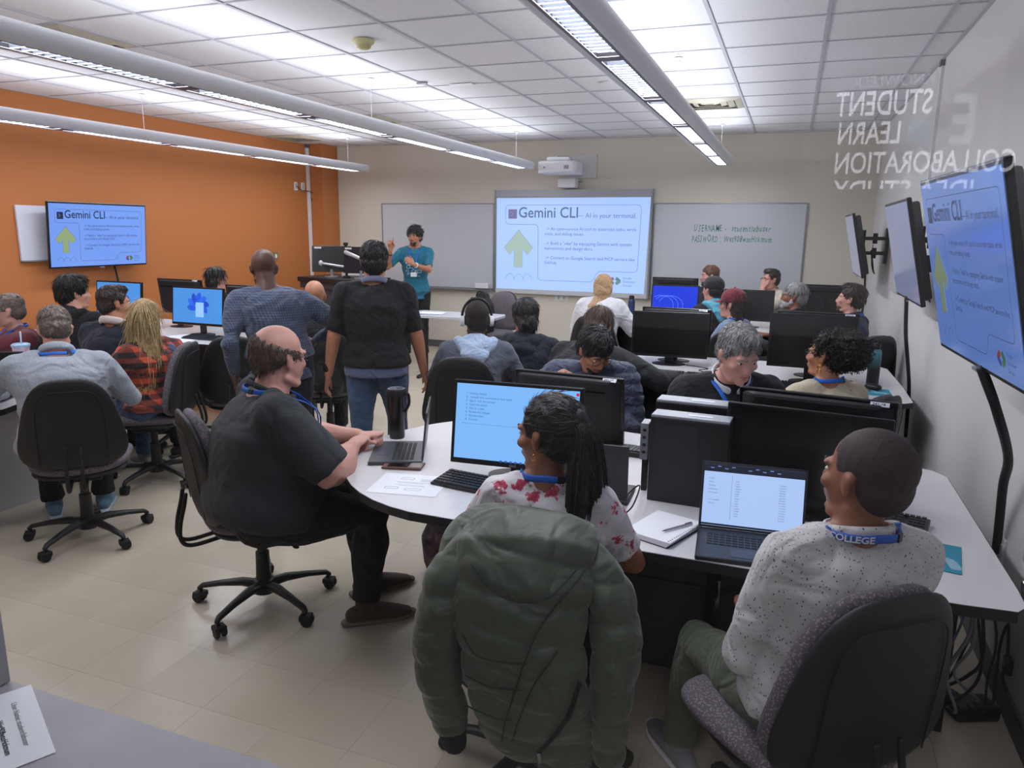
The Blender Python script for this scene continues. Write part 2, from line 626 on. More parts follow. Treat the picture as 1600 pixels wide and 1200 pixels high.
def whiteboard(xa, xb, za, zb, label):
    r = empty('whiteboard', ((xa + xb) / 2, Y1, (za + zb) / 2), 0, label, 'whiteboard')
    W, H = xb - xa, zb - za
    MB().box((0, -.012, 0), (W - .02, .016, H - .02)).obj('board_surface', BOARD, r)
    for s in (-1, 1):
        MB().box((s * (W / 2 - .008), -.014, 0), (.016, .022, H)).obj('frame_rail', ALU, r)
        MB().box((0, -.014, s * (H / 2 - .008)), (W - .034, .022, .016)).obj('frame_rail', ALU, r)
    MB().box((0, -.045, -H / 2 - .012), (W, .07, .012)).box((0, -.078, -H / 2 - .006), (W, .006, .02)).obj('marker_tray', ALU, r, bevel=.002)
    return r


wb1 = whiteboard(-5.68, -3.90, .87, 2.06, 'white board on the wall behind the presenter, left of the projected slide')
wb2 = whiteboard(-1.70, .13, .87, 2.06, 'white board with green handwriting, right of the projected slide')
GREEN = mat('green_marker', (74, 132, 122), 0.7)
hrng = random.Random(5)


def handwrite(mbx, s, x, z, size, squeeze=.8):
    for ch in s:
        if ch == ' ':
            x += size * .4
            continue
        v, f = text_mb(ch, size * hrng.uniform(.92, 1.1), bold=.0006, shear=hrng.uniform(-.1, .3))
        if len(v):
            wd = v[:, 0].max() * squeeze
            t = hrng.uniform(-.08, .08)
            v = v @ rotz(t).T
            V = np.c_[x + v[:, 0] * squeeze, np.full(len(v), -.0215), z + v[:, 1] + hrng.uniform(-.006, .006)]
            mbx.add(V, f)
            x += wd + size * .07
    return x


for s, xa, xb, z, sz in (('USERNAME -', -.405, .0, .245, .115), ('studentlabuser', .055, .52, .25, .105), ('PASSWORD :', -.42, -.06, .115, .115), ('Wet908wasHckmum', -.03, .54, .12, .105)):
    h2 = MB()
    x1_ = handwrite(h2, s, 0, 0, sz, .8)
    h2.v = [np.c_[xa + a[:, 0] * (xb - xa) / x1_, a[:, 1], z + a[:, 2]] for a in h2.v]
    h2.obj('handwriting', GREEN, wb2)
o = MB().box((-4.06, Y1 - .075, .925), (.20, .05, .07)).obj('eraser_box', WHITEP, bevel=.006)
tag(o, 'white box on the marker tray at the left edge of the slide screen', 'box')

# --- slide content builder (flat print on screens), local plane XZ facing -Y, centre origin
LINEC = (70, 92, 150)


def rrect_ribbon(mbx, pts, wd, y):
    P = np.array(pts, float)
    n = len(P)
    v = []
    for i in range(n):
        a = P[max(i - 1, 0)]; b = P[min(i + 1, n - 1)]
        t = (b - a) / (np.linalg.norm(b - a) + 1e-9)
        nn = np.array([-t[1], t[0]]) * wd / 2
        v.append((P[i][0] + nn[0], y, P[i][1] + nn[1]))
        v.append((P[i][0] - nn[0], y, P[i][1] - nn[1]))
    mbx.add(v, [(2 * i, 2 * i + 1, 2 * i + 3, 2 * i + 2) for i in range(n - 1)])


def rounded(poly, r, k=5):
    out = []
    n = len(poly)
    for i in range(n):
        p = np.array(poly[i], float); a = np.array(poly[i - 1], float); b = np.array(poly[(i + 1) % n], float)
        u = (a - p) / np.linalg.norm(a - p); v = (b - p) / np.linalg.norm(b - p)
        p0, p1 = p + u * r, p + v * r
        for q in range(k + 1):
            t = q / k
            out.append((1 - t) ** 2 * p0 + 2 * t * (1 - t) * p + t * t * p1)
    out.append(out[0])
    return out


def slide(parent, W, H, y, strong=1.0, bright=1.0):
    """the slide, drawn W x H (metres) centred on the parent's XZ plane at depth y"""
    def E(n, c, s):
        return mat('slide_%s_%d' % (n, int(strong * 10 + bright * 100)), (8, 8, 10), .3, emit=c, estr=s * bright)
    k = strong
    mixc = lambda c: tuple(int(a * k + b * (1 - k)) for a, b in zip(c, (150, 180, 235)))
    txt = E('text', mixc((38, 46, 84)), .8)
    lin_ = E('line', mixc((84, 104, 160)), .85)
    arrow = E('arrow', mixc((168, 190, 140)) if k > .7 else (178, 204, 196), .85)
    X = lambda u: (u - .5) * W
    Z = lambda v: (.5 - v) * H
    m = MB()
    poly = [(X(.05), Z(.085)), (X(.96), Z(.085)), (X(.95), Z(.80)), (X(.69), Z(.80)), (X(.66), Z(.92)), (X(.285), Z(.92)), (X(.28), Z(.30)), (X(.05), Z(.30))]
    rrect_ribbon(m, rounded(poly, .028 * W), .0028 * W, y)
    for c in (.085, .148, .21):
        rrect_ribbon(m, [(X(c + .031 * math.cos(a)), Z(.925) + .033 * W * math.sin(a) * 1.2) for a in np.linspace(0, PI, 12)], .0022 * W, y)
    m.obj('slide_outline', lin_, parent)
    # arrow
    A = [(.145, .36), (.245, .56), (.205, .64), (.172, .575), (.172, .78), (.113, .78), (.113, .575), (.083, .64), (.042, .56)]
    m = MB()
    P = [(X(a), y, Z(b)) for a, b in A]
    m.add(P, [(0, 1, 2, 3), (0, 3, 6), (3, 4, 5, 6), (0, 6, 7, 8)])
    m.obj('arrow_symbol', arrow, parent)
    rr = MB(); rrect_ribbon(rr, [(X(a), Z(b)) for a, b in A + A[:1]], .002 * W, y - .0006); rr.obj('arrow_outline', lin_, parent)
    m = MB(); m.box((X(.100), y, Z(.185)), (.060 * W, .0004, .060 * W)); m.obj('app_icon', txt if k > .7 else E('icon', (150, 140, 190), .6), parent)
    m = MB(); rrect_ribbon(m, [(X(.085), Z(.16)), (X(.103), Z(.185)), (X(.085), Z(.21))], .005 * W, y - .0008)
    m.obj('icon_mark', E('mark', (120, 150, 240), .9), parent)

    def T(s, u, v, size, bold=0.0, sx=1.0):
        a, f = text_mb(s, size * W, bold=bold * W)
        return np.c_[X(u) + a[:, 0] * sx, np.full(len(a), y - .0004), Z(v) + a[:, 1]], f
    m = MB()
    m.add(*T('Gemini CLI', .140, .222, .096, .0009, .93))
    m.obj('slide_title', txt, parent)
    SL = [MB()]
    SL[0].add(*T('\u2014 AI in your terminal.', .545, .222, .042))
    for s, v in (('\u2192 An open-source AI tool to automate tasks, write', .36), ('code, and debug issues.', .415), ('\u2192 Build a "vibe" by equipping Gemini with system', .52), ('instructions and design docs.', .575), ('\u2192 Connect to Google Search and MCP servers like', .68), ('GitHub.', .735)):
        s = s.replace('\u2192', '->')
        SL.append(MB()); SL[-1].add(*T(s, .325 if s[0] != '-' else .333, v, .0285))
    for ln in SL:
        ln.obj('slide_text', E('body', mixc((60, 72, 120)), .85), parent)['kind'] = 'stuff'
    for q, s in enumerate(('Google', 'Developer', 'Groups')):
        MB().add(*T(s, .86, .875 + .04 * q, .019)).obj('slide_caption', lin_, parent)
    for (pts, c) in (([(.775, .90), (.795, .872)], (214, 80, 70)), ([(.775, .90), (.795, .928)], (70, 110, 230)), ([(.838, .90), (.818, .872)], (60, 160, 90)), ([(.838, .90), (.818, .928)], (120, 170, 110))):
        m = MB()
        pp = [(X(a), Z(b)) for a, b in pts]
        cc = mixc(c) if k < .7 else c
        m.sweep([(p[0], y - .001, p[1]) for p in pp], .011 * W, .0006, R=(0, 0, 1), n=12)
        m.obj('logo_stroke', E('logo%d%d' % (c[0], c[2]), cc, .6), parent)


r = empty('projection_board', (-2.795, Y1 - .05, 1.535), 0, 'wide wall board carrying the projected blue slide', 'projection screen')
SBW, SBH = 2.17, 1.39
MB().box((0, .02, 0), (SBW - .02, .05, SBH - .02)).obj('board_body', BOARD, r)
for s in (-1, 1):
    MB().box((s * (SBW / 2 - .012), .012, 0), (.024, .07, SBH)).obj('frame_rail', ALU, r)
MB().box((0, .012, SBH / 2 - .045), (SBW - .05, .07, .09)).obj('frame_rail', mat('board_grey', (166, 168, 176), .5), r)
MB().box((0, .012, -SBH / 2 + .03), (SBW - .05, .07, .06)).obj('frame_rail', mat('board_light', (196, 198, 203), .5), r)
PROJ = mat('projected_image', (120, 140, 180), 0.6, emit=(168, 200, 255), estr=PROJ_E)
img = MB()
img.add([(-1.055, -.008, -.645), (1.02, -.008, -.665), (1.055, -.008, .595), (-1.055, -.008, .585)], [(0, 1, 2, 3)])
img = img.obj('projected_image', PROJ, r)
slide(img, 2.05, 1.20, -.010, strong=.45, bright=1.12)

r = empty('projector', (-2.83, Y1, 2.42), 0, 'white short-throw projector on a wall bracket above the slide', 'projector')
MB().box((.18, -.012, .10), (.36, .024, .30)).obj('wall_plate', mat('plate_white', (205, 205, 208), .5), r, bevel=.004)
MB().box((.02, -.22, .16), (.12, .42, .05)).obj('support_arm', WHITEP, r, bevel=.006)
m = MB()
sec = [(-.23, -.62), (.20, -.62), (.24, -.58), (.24, -.25), (-.26, -.25), (-.26, -.58)]
m.prism(sec, -.02, .13)
m.obj('projector_body', WHITEP, r, bevel=.035, bseg=4)
MB().box((0, -.50, .155), (.30, .16, .05)).obj('lens_hood', WHITEP, r, bevel=.02)
MB().box((.05, -.50, .184), (.14, .07, .008)).obj('mirror_window', GLOSSB, r)
MB().lathe([(.012, 0), (.012, .004)], n=14).xf(rotx(PI / 2)).obj('status_light', SILVER, r, loc=(-.16, -.622, .05))
for q in range(5):
    MB().box((.10 + q * .012, -.622, .05), (.005, .004, .045)).obj('grille_slot', FIXD, r)
o = empty('touch_module', (-2.83, Y1, 2.31), 0, 'small white box on the wall below the projector', 'box')
MB().box((0, -.10, 0), (.24, .16, .12)).obj('body', WHITEP, o, bevel=.012)
MB().sweep([(-.16, -.02, .02), (.16, -.02, .02)], .008).obj('bracket', SILVER, o)

for x, z, lab in ((-2.91, .80, 'white wall socket below the middle of the slide'), (-2.35, .87, None)):
    if lab:
        r = empty('wall_socket', (x, Y1, z), 0, lab, 'wall socket')
        MB().box((0, -.004, 0), (.19, .008, .08)).obj('plate', WHITEP, r, bevel=.003)
        for s in (-1, 1):
            MB().box((s * .04, -.009, 0), (.03, .003, .05)).obj('outlet', mat('outlet_grey', (180, 180, 182), .5), r)

# ------------------------------------------------------------------ left wall things
r = empty('cable_conduit', (X0 + .012, 9.26, 0), 0, 'white vertical cable conduit on the orange wall by the corner', 'conduit')
MB().box((0.003, 0, 1.85), (.025, .06, 2.0)).obj('channel', WHITEP, r, bevel=.003)
MB().box((.01, 0, 2.84), (.04, .07, .05)).obj('end_fitting', FIXD, r)
for y, lab in ((8.98, 'white wall outlet high on the orange wall, left one'), (9.14, 'white wall outlet high on the orange wall, beside the conduit')):
    r = empty('wall_outlet', (X0, y, 2.27), 0, lab, 'wall socket')
    MB().box((.004, 0, 0), (.008, .075, .115)).obj('plate', WHITEP, r, bevel=.003)
    MB().box((.009, 0, 0), (.004, .035, .07)).obj('outlet', mat('outlet_grey', (180, 180, 182), .5), r)
m = MB(); m.sweep(smooth_path([(X0 + .02, 8.98, 2.27), (X0 + .05, 9.05, 2.22), (X0 + .05, 9.25, 2.21), (X0 + .06, 9.36, 2.15), (X0 + .04, 9.32, 2.08), (X0 + .05, 9.27, 2.12)]), .005, n=6)
o = m.obj('outlet_cable', BLACKM, smooth=True); tag(o, 'thin black cable from the high wall outlet to the conduit', 'cable')
r = empty('wall_switch', (X0, 8.46, 1.31), 0, 'brass coloured switch plate low on the orange wall', 'switch')
MB().box((.004, 0, 0), (.008, .10, .12)).obj('plate', mat('brass_plate', (150, 128, 92), .4, metal=.4), r, bevel=.002)
MB().box((.010, 0, 0), (.008, .03, .05)).obj('toggle', WHITEP, r)
o = empty('small_whiteboard', (X0 + .015, 5.35, 1.62), 0, 'small white board on the orange wall behind the television', 'whiteboard')
MB().box((0, 0, 0), (.02, 1.04, .50)).obj('board_surface', mat('board_small', (214, 214, 226), .4), o)
MB().box((.006, 0, -.255), (.035, 1.04, .012)).obj('frame_rail', SILVER, o)

# ------------------------------------------------------------------ televisions
TVB = mat('tv_black', (14, 14, 16), 0.3)


def tv(loc, rz, tilt, W, H, label, content, bright=1.0, wallx=.2, cable=None):
    """faces local -Y; tilt>0 looks down"""
    r = empty('television', loc, rz, label, 'television')
    A = rotx(-tilt)
    rot = (-tilt * -1.0, 0, 0)
    b = MB(); b.box((0, .012, 0), (W, .024, H)); b = b.obj('bezel', TVB, r, bevel=.004, rot=rot)
    bk = MB(); bk.prism([(-W * .47, 0), (W * .47, 0), (W * .40, .05), (-W * .40, .05)], -H * .46, H * .46)
    bk.obj('rear_shell', BLACKP, r, bevel=.015, loc=tuple(rotx(tilt) @ np.array([0, .024, 0])), rot=rot)
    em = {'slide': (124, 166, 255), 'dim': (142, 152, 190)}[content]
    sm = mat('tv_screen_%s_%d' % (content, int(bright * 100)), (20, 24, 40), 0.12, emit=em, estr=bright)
    s = MB(); s.box((0, -.001, 0), (W - .024, .002, H - .03)); s = s.obj('screen', sm, r, rot=rot)
    MB().box((0, .010, H / 2 + .001), (W - .01, .020, .004)).obj('top_strip', SILVER, r, rot=rot)
    if content == 'slide':
        slide(s, W - .03, H - .035, -.0032, strong=1.0, bright=bright)
    MB().box((0, -.004, -H / 2 - .004), (.05, .012, .010)).obj('sensor_bump', SILVER, r, rot=rot)
    # wall arm
    m = MB(); m.box((0, .085, 0), (.38, .012, .30)); m.obj('mount_plate', BLACKP, r, bevel=.003)
    for z in (.07, -.07):
        m = MB()
        m.box((.0, .085 + (wallx - .085) / 2, z), (.05, wallx - .085, .035))
        m.obj('mount_arm', BLACKP, r, bevel=.006)
        m = MB(); m.lathe([(.022, -.05), (.022, .05)], (0, .085 + (wallx - .085) * .5, z), 12); m.obj('mount_hinge', BLACKP, r)
    MB().box((0, wallx - .01, 0), (.14, .02, .34)).obj('wall_bracket', BLACKP, r, bevel=.003)
    return r


RTILT = math.radians(13)
tv((.532, 2.78, 1.585), math.radians(-87), RTILT, .99, .64, 'largest television at the right edge, showing the slide', 'slide', .43, .315)
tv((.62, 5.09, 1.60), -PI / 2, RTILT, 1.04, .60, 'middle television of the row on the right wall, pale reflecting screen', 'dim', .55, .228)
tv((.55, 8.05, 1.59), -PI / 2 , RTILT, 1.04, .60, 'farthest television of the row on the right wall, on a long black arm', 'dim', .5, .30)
tv((-6.47, 5.56, 1.60), PI / 2 , math.radians(5), 1.12, .62, 'television with the blue slide hung on the orange wall', 'slide', .95, .145)
for (pts, rr_, lab) in (
        ([(.605, 2.72, 1.275), (.66, 2.72, 1.15), (.76, 2.90, .95), (.80, 3.06, .80), (.83, 3.15, .62), (.84, 3.17, .50)], .016, 'thick black sleeved cable hanging below the largest television'),
        ([(.68, 5.10, 1.32), (.70, 5.1, 1.1), (.74, 5.15, .9), (.78, 5.25, .7), (.80, 5.3, .4)], .012, 'black sleeved cable hanging below the middle right television'),
        ([(.66, 7.72, 1.32), (.67, 7.7, 1.1), (.66, 7.68, .8)], .010, 'thin black cable hanging below the farthest right television'),
        ([(-6.58, 5.78, 1.30), (-6.57, 5.80, 1.15), (-6.56, 5.84, .80)], .010, 'black cable hanging below the television on the orange wall')):
    m = MB(); m.sweep(smooth_path(pts), rr_, n=8)
    o = m.obj('hanging_cable', BLACKM, smooth=True); tag(o, lab, 'cable')
for y, lab in ((5.0, 'tangle of thin black leads behind the middle right television'), (8.05, 'tangle of thin black leads behind the farthest right television')):
    m = MB()
    rr = random.Random(int(y * 10))
    for q in range(4):
        m.sweep(smooth_path([(.70, y - .2 + rr.uniform(-.06, .06), 1.55), (.73, y - .2 + rr.uniform(-.1, .1), 1.40), (.75, y - .2 + rr.uniform(-.1, .1), 1.33), (.72, y - .22 + rr.uniform(-.1, .1), 1.42), (.71, y - .2, 1.6)]), .003, n=5)
    o = m.obj('loose_cable', BLACKM, smooth=True); tag(o, lab, 'cable')
r = empty('small_wall_board', (X1 - .012, 7.15, 1.45), 0, 'pale notice board on the right wall beside the farthest television arm', 'board')
MB().box((0, 0, 0), (.02, .7, .46)).obj('board_surface', mat('board_pale', (186, 188, 194), .4), r)
r = empty('wall_conduit', (X1 - .010, 6.0, 0), 0, 'slim white conduit running up the right wall', 'conduit')
MB().box((0, 0, 2.3), (.02, .03, 1.14)).obj('channel', WHITEP, r)
MB().box((-.004, 0, 2.84), (.03, .05, .04)).obj('end_fitting', BLACKP, r)
for y, z, lab in ((3.16, .50, 'white wall socket on the right wall above the table end, upper'), (2.87, .62, 'white switch plate low on the right wall near the table corner')):
    r = empty('wall_socket', (X1, y, z), 0, lab, 'wall socket')
    MB().box((-.005, 0, 0), (.010, .075, .12)).obj('plate', WHITEP, r, bevel=.003)
    MB().box((-.012, 0, 0), (.004, .035, .07)).obj('outlet', mat('outlet_grey', (180, 180, 182), .5), r)
r = empty('wall_hook', (X1, 2.86, .19), 0, 'small black plug on the right wall just above the baseboard', 'plug')
MB().box((-.012, 0, 0), (.024, .05, .06)).obj('body', BLACKP, r, bevel=.006)
MB().sweep([(-.02, 0, .0), (-.03, -.02, -.04), (-.02, -.05, -.07)], .006, n=6).obj('lead', BLACKP, r)

# ------------------------------------------------------------------ tables
EDGE = mat('black_edge_band', (22, 22, 25), 0.5)
TT = .032


def table_top(parent, outline, z=.74):
    m = MB()
    n = len(outline)
    m.prism(outline, z - TT, z - .0015)
    m.obj('edge_band', EDGE, parent)
    c = np.mean(np.array(outline), axis=0)
    ins = []
    P = np.array(outline, float)
    for i in range(n):
        a, b, q = P[i - 1], P[(i + 1) % n], P[i]
        t = (b - a) / (np.linalg.norm(b - a) + 1e-9)
        ins.append(q + np.array([-t[1], t[0]]) * .003)
    m = MB()
    m.prism([tuple(p) for p in ins], z - .003, z)
    m.obj('tabletop', TABLEW, parent)


def leg_box(parent, x, y, w=.06, d=.5, z=.705):
    MB().box((x, y, z / 2), (w, d, z)).obj('leg', EDGE, parent, bevel=.004)


# near table: straight part against the right wall, round end at the left
r = empty('computer_table', (0, 0, 0), 0, 'white table nearest the camera with a round left end and black edge', 'table')
ol = []
ol += [(.50, 2.10), (.63, 2.11), (.66, 2.15), (.665, 2.25), (.665, 3.28), (.62, 3.36), (.5, 3.40), (-.6, 3.44), (-1.10, 3.52)]
for a in np.linspace(95, 262, 22):
    ol.append((-1.08 + .66 * math.cos(math.radians(a)), 2.82 + .70 * math.sin(math.radians(a))))
ol += [(-.9, 2.12)]
table_top(r, ol)
leg_box(r, -.02, 2.75, .05, .9)
leg_box(r, .60, 2.90, .05, .5)
MB().box((-.28, 3.34, .40), (1.6, .02, .60)).obj('modesty_panel', DARKG, r)
MB().sweep([(-1.05, 2.82, .0), (-1.05, 2.82, .70)], .04, n=16, cap='flat').lathe([(.28, 0), (.27, .02), (.05, .035)], (-1.05, 2.82, 0), 28).obj('leg', EDGE, r)
# base cabinets under the near table
for x0_, w_, lab in ((-.40, .40, 'dark grey base cabinet under the near table, left one'), (.06, .42, 'dark grey base cabinet under the near table, right one behind the knees')):
    c = empty('base_cabinet', (x0_, 2.98, 0), 0, lab, 'cabinet')
    MB().box((0, 0, .345), (w_, .62, .66)).obj('body', DARKG, c, bevel=.003)
    MB().box((0, -.32, .53), (w_ - .02, .02, .26)).obj('drawer', DARKG, c, bevel=.003)
    MB().box((0, -.335, .60), (.12, .008, .012)).obj('handle', BLACKP, c)
    MB().box((0, -.32, .21), (w_ - .02, .02, .36)).obj('door', DARKG, c, bevel=.003)

r = empty('computer_table', (0, 0, 0), 0, 'white table of the second row, reaching the right wall', 'table')
ol = [(.68, 4.69), (.735, 4.74), (.74, 5.2), (.72, 5.9), (.66, 6.0), (.3, 5.9), (-1.35, 5.85)] + [(-1.35 + .55 * math.cos(math.radians(a)), 5.30 + .55 * math.sin(math.radians(a))) for a in range(105, 266, 15)] + [(-1.3, 4.77)]
table_top(r, ol)
leg_box(r, .62, 5.2, .05, .8); leg_box(r, -.25, 5.2, .05, .8); leg_box(r, -1.3, 5.2, .05, .6)
MB().box((-.3, 5.05, .38), (1.95, .02, .60)).obj('modesty_panel', EDGE, r)
r = empty('computer_table', (0, 0, 0), 0, 'white table of the third row, nearest the whiteboard on the right', 'table')
ol = [(.6, 7.62), (.68, 7.7), (.68, 8.5), (.6, 8.6), (-1.70, 8.60), (-1.80, 8.5), (-1.80, 7.68), (-1.7, 7.60)]
table_top(r, ol)
leg_box(r, .6, 8.1, .05, .7); leg_box(r, -1.72, 8.1, .05, .7); leg_box(r, -.5, 8.1, .05, .7)
MB().box((-.55, 8.0, .38), (2.3, .02, .60)).obj('modesty_panel', EDGE, r)
# front table by the presenter
r = empty('folding_table', (0, 0, 0), 0, 'narrow white table beside the presenter', 'table')
ol = [(-3.02, 7.45), (-3.02, 7.85), (-3.06, 7.95), (-4.10, 7.95), (-4.14, 7.9), (-4.14, 7.5), (-4.1, 7.42), (-3.06, 7.42)]
MB().prism(ol[::-1] if False else ol, .712, .74).obj('tabletop', mat('grey_laminate', (196, 198, 206), .35), r, bevel=.003)
for x in (-3.95, -3.2):
    MB().sweep([(x, 7.68, .02), (x, 7.68, .71)], .022, n=10, cap='flat').obj('leg', BLACKP, r)
    MB().sweep([(x, 7.46, .02), (x, 7.90, .02)], .02, n=8).obj('foot', BLACKP, r)

# left tables
r = empty('computer_table', (0, 0, 0), 0, 'white table at the left edge holding the dark laptop and tumbler', 'table')
ol = [(-3.98, 2.35), (-3.86, 2.42), (-3.84, 2.60), (-3.95, 2.86), (-4.25, 3.40), (-4.45, 3.55), (-6.4, 3.55), (-6.55, 3.5), (-6.55, 2.4), (-6.4, 2.35)]
table_top(r, ol)
MB().box((-4.35, 2.85, .35), (.03, .75, .70)).obj('leg', mat('table_end_panel', (196, 194, 198), .5), r)
MB().box((-5.2, 2.9, .40), (1.6, .02, .55)).obj('modesty_panel', DARKG, r)
c = empty('base_cabinet', (-4.62, 2.72, 0), 0, 'dark grey cabinet under the left table', 'cabinet')
MB().box((0, 0, .34), (.42, .5, .66)).obj('body', DARKG, c, bevel=.003)
MB().box((0, -.26, .21), (.40, .02, .38)).obj('door', DARKG, c, bevel=.003)
MB().box((0, -.26, .54), (.40, .02, .24)).obj('drawer', DARKG, c, bevel=.003)

r = empty('computer_table', (0, 0, 0), 0, 'white table by the orange wall under the wallpaper monitors', 'table')
ol = [(-4.70, 4.75), (-4.05, 4.80), (-3.92, 4.92), (-3.90, 5.6), (-4.0, 5.85), (-4.2, 5.95), (-6.4, 5.95), (-6.55, 5.9), (-6.55, 4.8), (-6.4, 4.75)]
table_top(r, ol)
leg_box(r, -4.15, 5.35, .05, .8); leg_box(r, -6.3, 5.35, .05, .8)
MB().box((-5.2, 5.2, .38), (2.1, .02, .60)).obj('modesty_panel', EDGE, r)

# lectern desk
r = empty('teacher_desk', (0, 0, 0), 0, 'large dark grey teacher desk with a black top against the orange corner', 'desk')
MB().prism([(-5.95, 7.98), (-4.92, 7.72), (-4.82, 8.40), (-5.90, 8.75)], 1.02, 1.08).obj('desktop', EDGE, r, bevel=.006)
MB().prism([(-5.90, 8.04), (-4.98, 7.80), (-4.90, 8.34), (-5.86, 8.68)], .0, .94).obj('body', mat('desk_grey', (66, 67, 73), .6), r)
MB().prism([(-5.93, 8.01), (-4.95, 7.76), (-4.86, 8.37), (-5.88, 8.72)], .94, 1.02).obj('fascia', DARKG, r)

# near counter with the sheet of paper (bottom left) and the partition end
COUNTER = mat('counter_grey', (160, 157, 165), 0.42, bump=0.08, bscale=20, bstretch=(1, 14, 1), rgb2=(150, 147, 156), vscale=9, var=.3)
r = empty('counter', (0, 0, 0), 0, 'grey counter across the bottom left corner carrying a printed sheet', 'counter')
MB().prism([(-2.6, .20), (-.3, .20), (-.3, .95), (-2.6, .95)], .705, .74).obj('countertop', COUNTER, r, bevel=.002)
MB().prism([(-2.55, .22), (-.34, .22), (-.34, .90), (-2.55, .90)], .06, .703).obj('body', DARKG, r)
MB().prism([(-2.5, .25), (-.38, .25), (-.38, .86), (-2.5, .86)], 0, .058).obj('plinth', EDGE, r)
o = MB().box((-1.79, .93, 1.02), (.60, .035, .555)).obj('partition_panel', mat('partition_grey', (158, 156, 160), .6), bevel=.003)
tag(o, 'light grey upright partition panel at the left edge beside the counter', 'partition')


def paper_sheet(loc, rz, w_, h_, label, lines=(), txt=None, gap=.0, mt=PAPER, lay=0.0006, curl=0.0):
    p = empty('paper_sheet', loc, rz, label, 'paper')
    m = MB()
    nx, ny = 6, 6
    v, f = [], []
    for zz in (0, -lay):
        for i in range(nx + 1):
            for j in range(ny + 1):
                u, q = i / nx - .5, j / ny - .5
                v.append((u * w_, q * h_, lay + curl * (u * u * 4) * (.5 + q) + zz))
    N = (nx + 1) * (ny + 1)
    for i in range(nx):
        for j in range(ny):
            a = i * (ny + 1) + j
            f.append((a, a + ny + 1, a + ny + 2, a + 1))
            f.append((N + a, N + a + 1, N + a + ny + 2, N + a + ny + 1))
    m.add(v, f)
    m.obj('sheet', mt, p, smooth=False)
    if txt:
        k = MB()
        for s, x, y, sz, b in txt:
            a, fc = text_mb(s, sz, bold=b)
            k.add(np.c_[x + a[:, 0], y + a[:, 1], np.full(len(a), lay + .0006 + curl * .3)], fc)
        k.obj('print', INK, p)
    if lines:
        k = MB()
        for (xa, ya, xb, yb, t) in lines:
            k.box(((xa + xb) / 2, (ya + yb) / 2, lay + .0006), (max(abs(xb - xa), t), max(abs(yb - ya), t), .0002))
        k.obj('print', INK, p)
    return p
# ------------------------------------------------------------------ counter sheet
paper_sheet((-1.37, .80, .7405), math.radians(-28.6), .27, .205, 'printed white sheet on the grey counter in the bottom left corner',
            txt=[('User Name: student/labuser', -.085, .060, .0145, 0), ('Pass Login:', -.115, .030, .0125, 0), ('Wet908wasHckmum', -.035, .030, .0145, .0004)], lay=.0012)

# ------------------------------------------------------------------ task chair


def superpad(w, h, t, warp, n=36, rings=9, ex=3.2, puff=.45, taper=0.0):
    """cushion: superellipse outline w x h (half sizes), thickness t; warp maps (x, y, z) -> point"""
    v, f = [], []
    rr = [math.sin(PI / 2 * k / rings) for k in range(rings + 1)]

    def ring(r, side):
        for j in range(n):
            a = 2 * PI * j / n
            ca, sa = math.cos(a), math.sin(a)
            x = r * math.copysign(abs(ca) ** (2 / ex), ca)
            y = r * math.copysign(abs(sa) ** (2 / ex), sa)
            z = side * t / 2 * (1 - min(r, 1) ** 4) ** puff
            v.append(warp(x * w * (1 + taper * y), y * h, z))
    for k in range(1, rings + 1):
        ring(rr[k], 1)
    for k in range(rings - 1, 0, -1):
        ring(rr[k], -1)
    K = 2 * rings - 1
    for i in range(K - 1):
        for j in range(n):
            f.append((i * n + j, (i + 1) * n + j, (i + 1) * n + (j + 1) % n, i * n + (j + 1) % n))
    v.append(warp(0, 0, t / 2)); v.append(warp(0, 0, -t / 2))
    a, b = len(v) - 2, len(v) - 1
    for j in range(n):
        f.append((a, j, (j + 1) % n))
        f.append((b, (K - 1) * n + (j + 1) % n, (K - 1) * n + j))
    return v, f


def back_warp(off=0.0):
    def wv(x, y, z):
        # y: -1..1 * half height ; local chair coordinates, chair faces +Y
        s = y
        yy = -.235 - .10 * s - .22 * (s - .02) ** 2 * (1 if s > 0 else -.25) + .55 * x * x
        return (x, yy + z - off, .712 + s)
    return wv


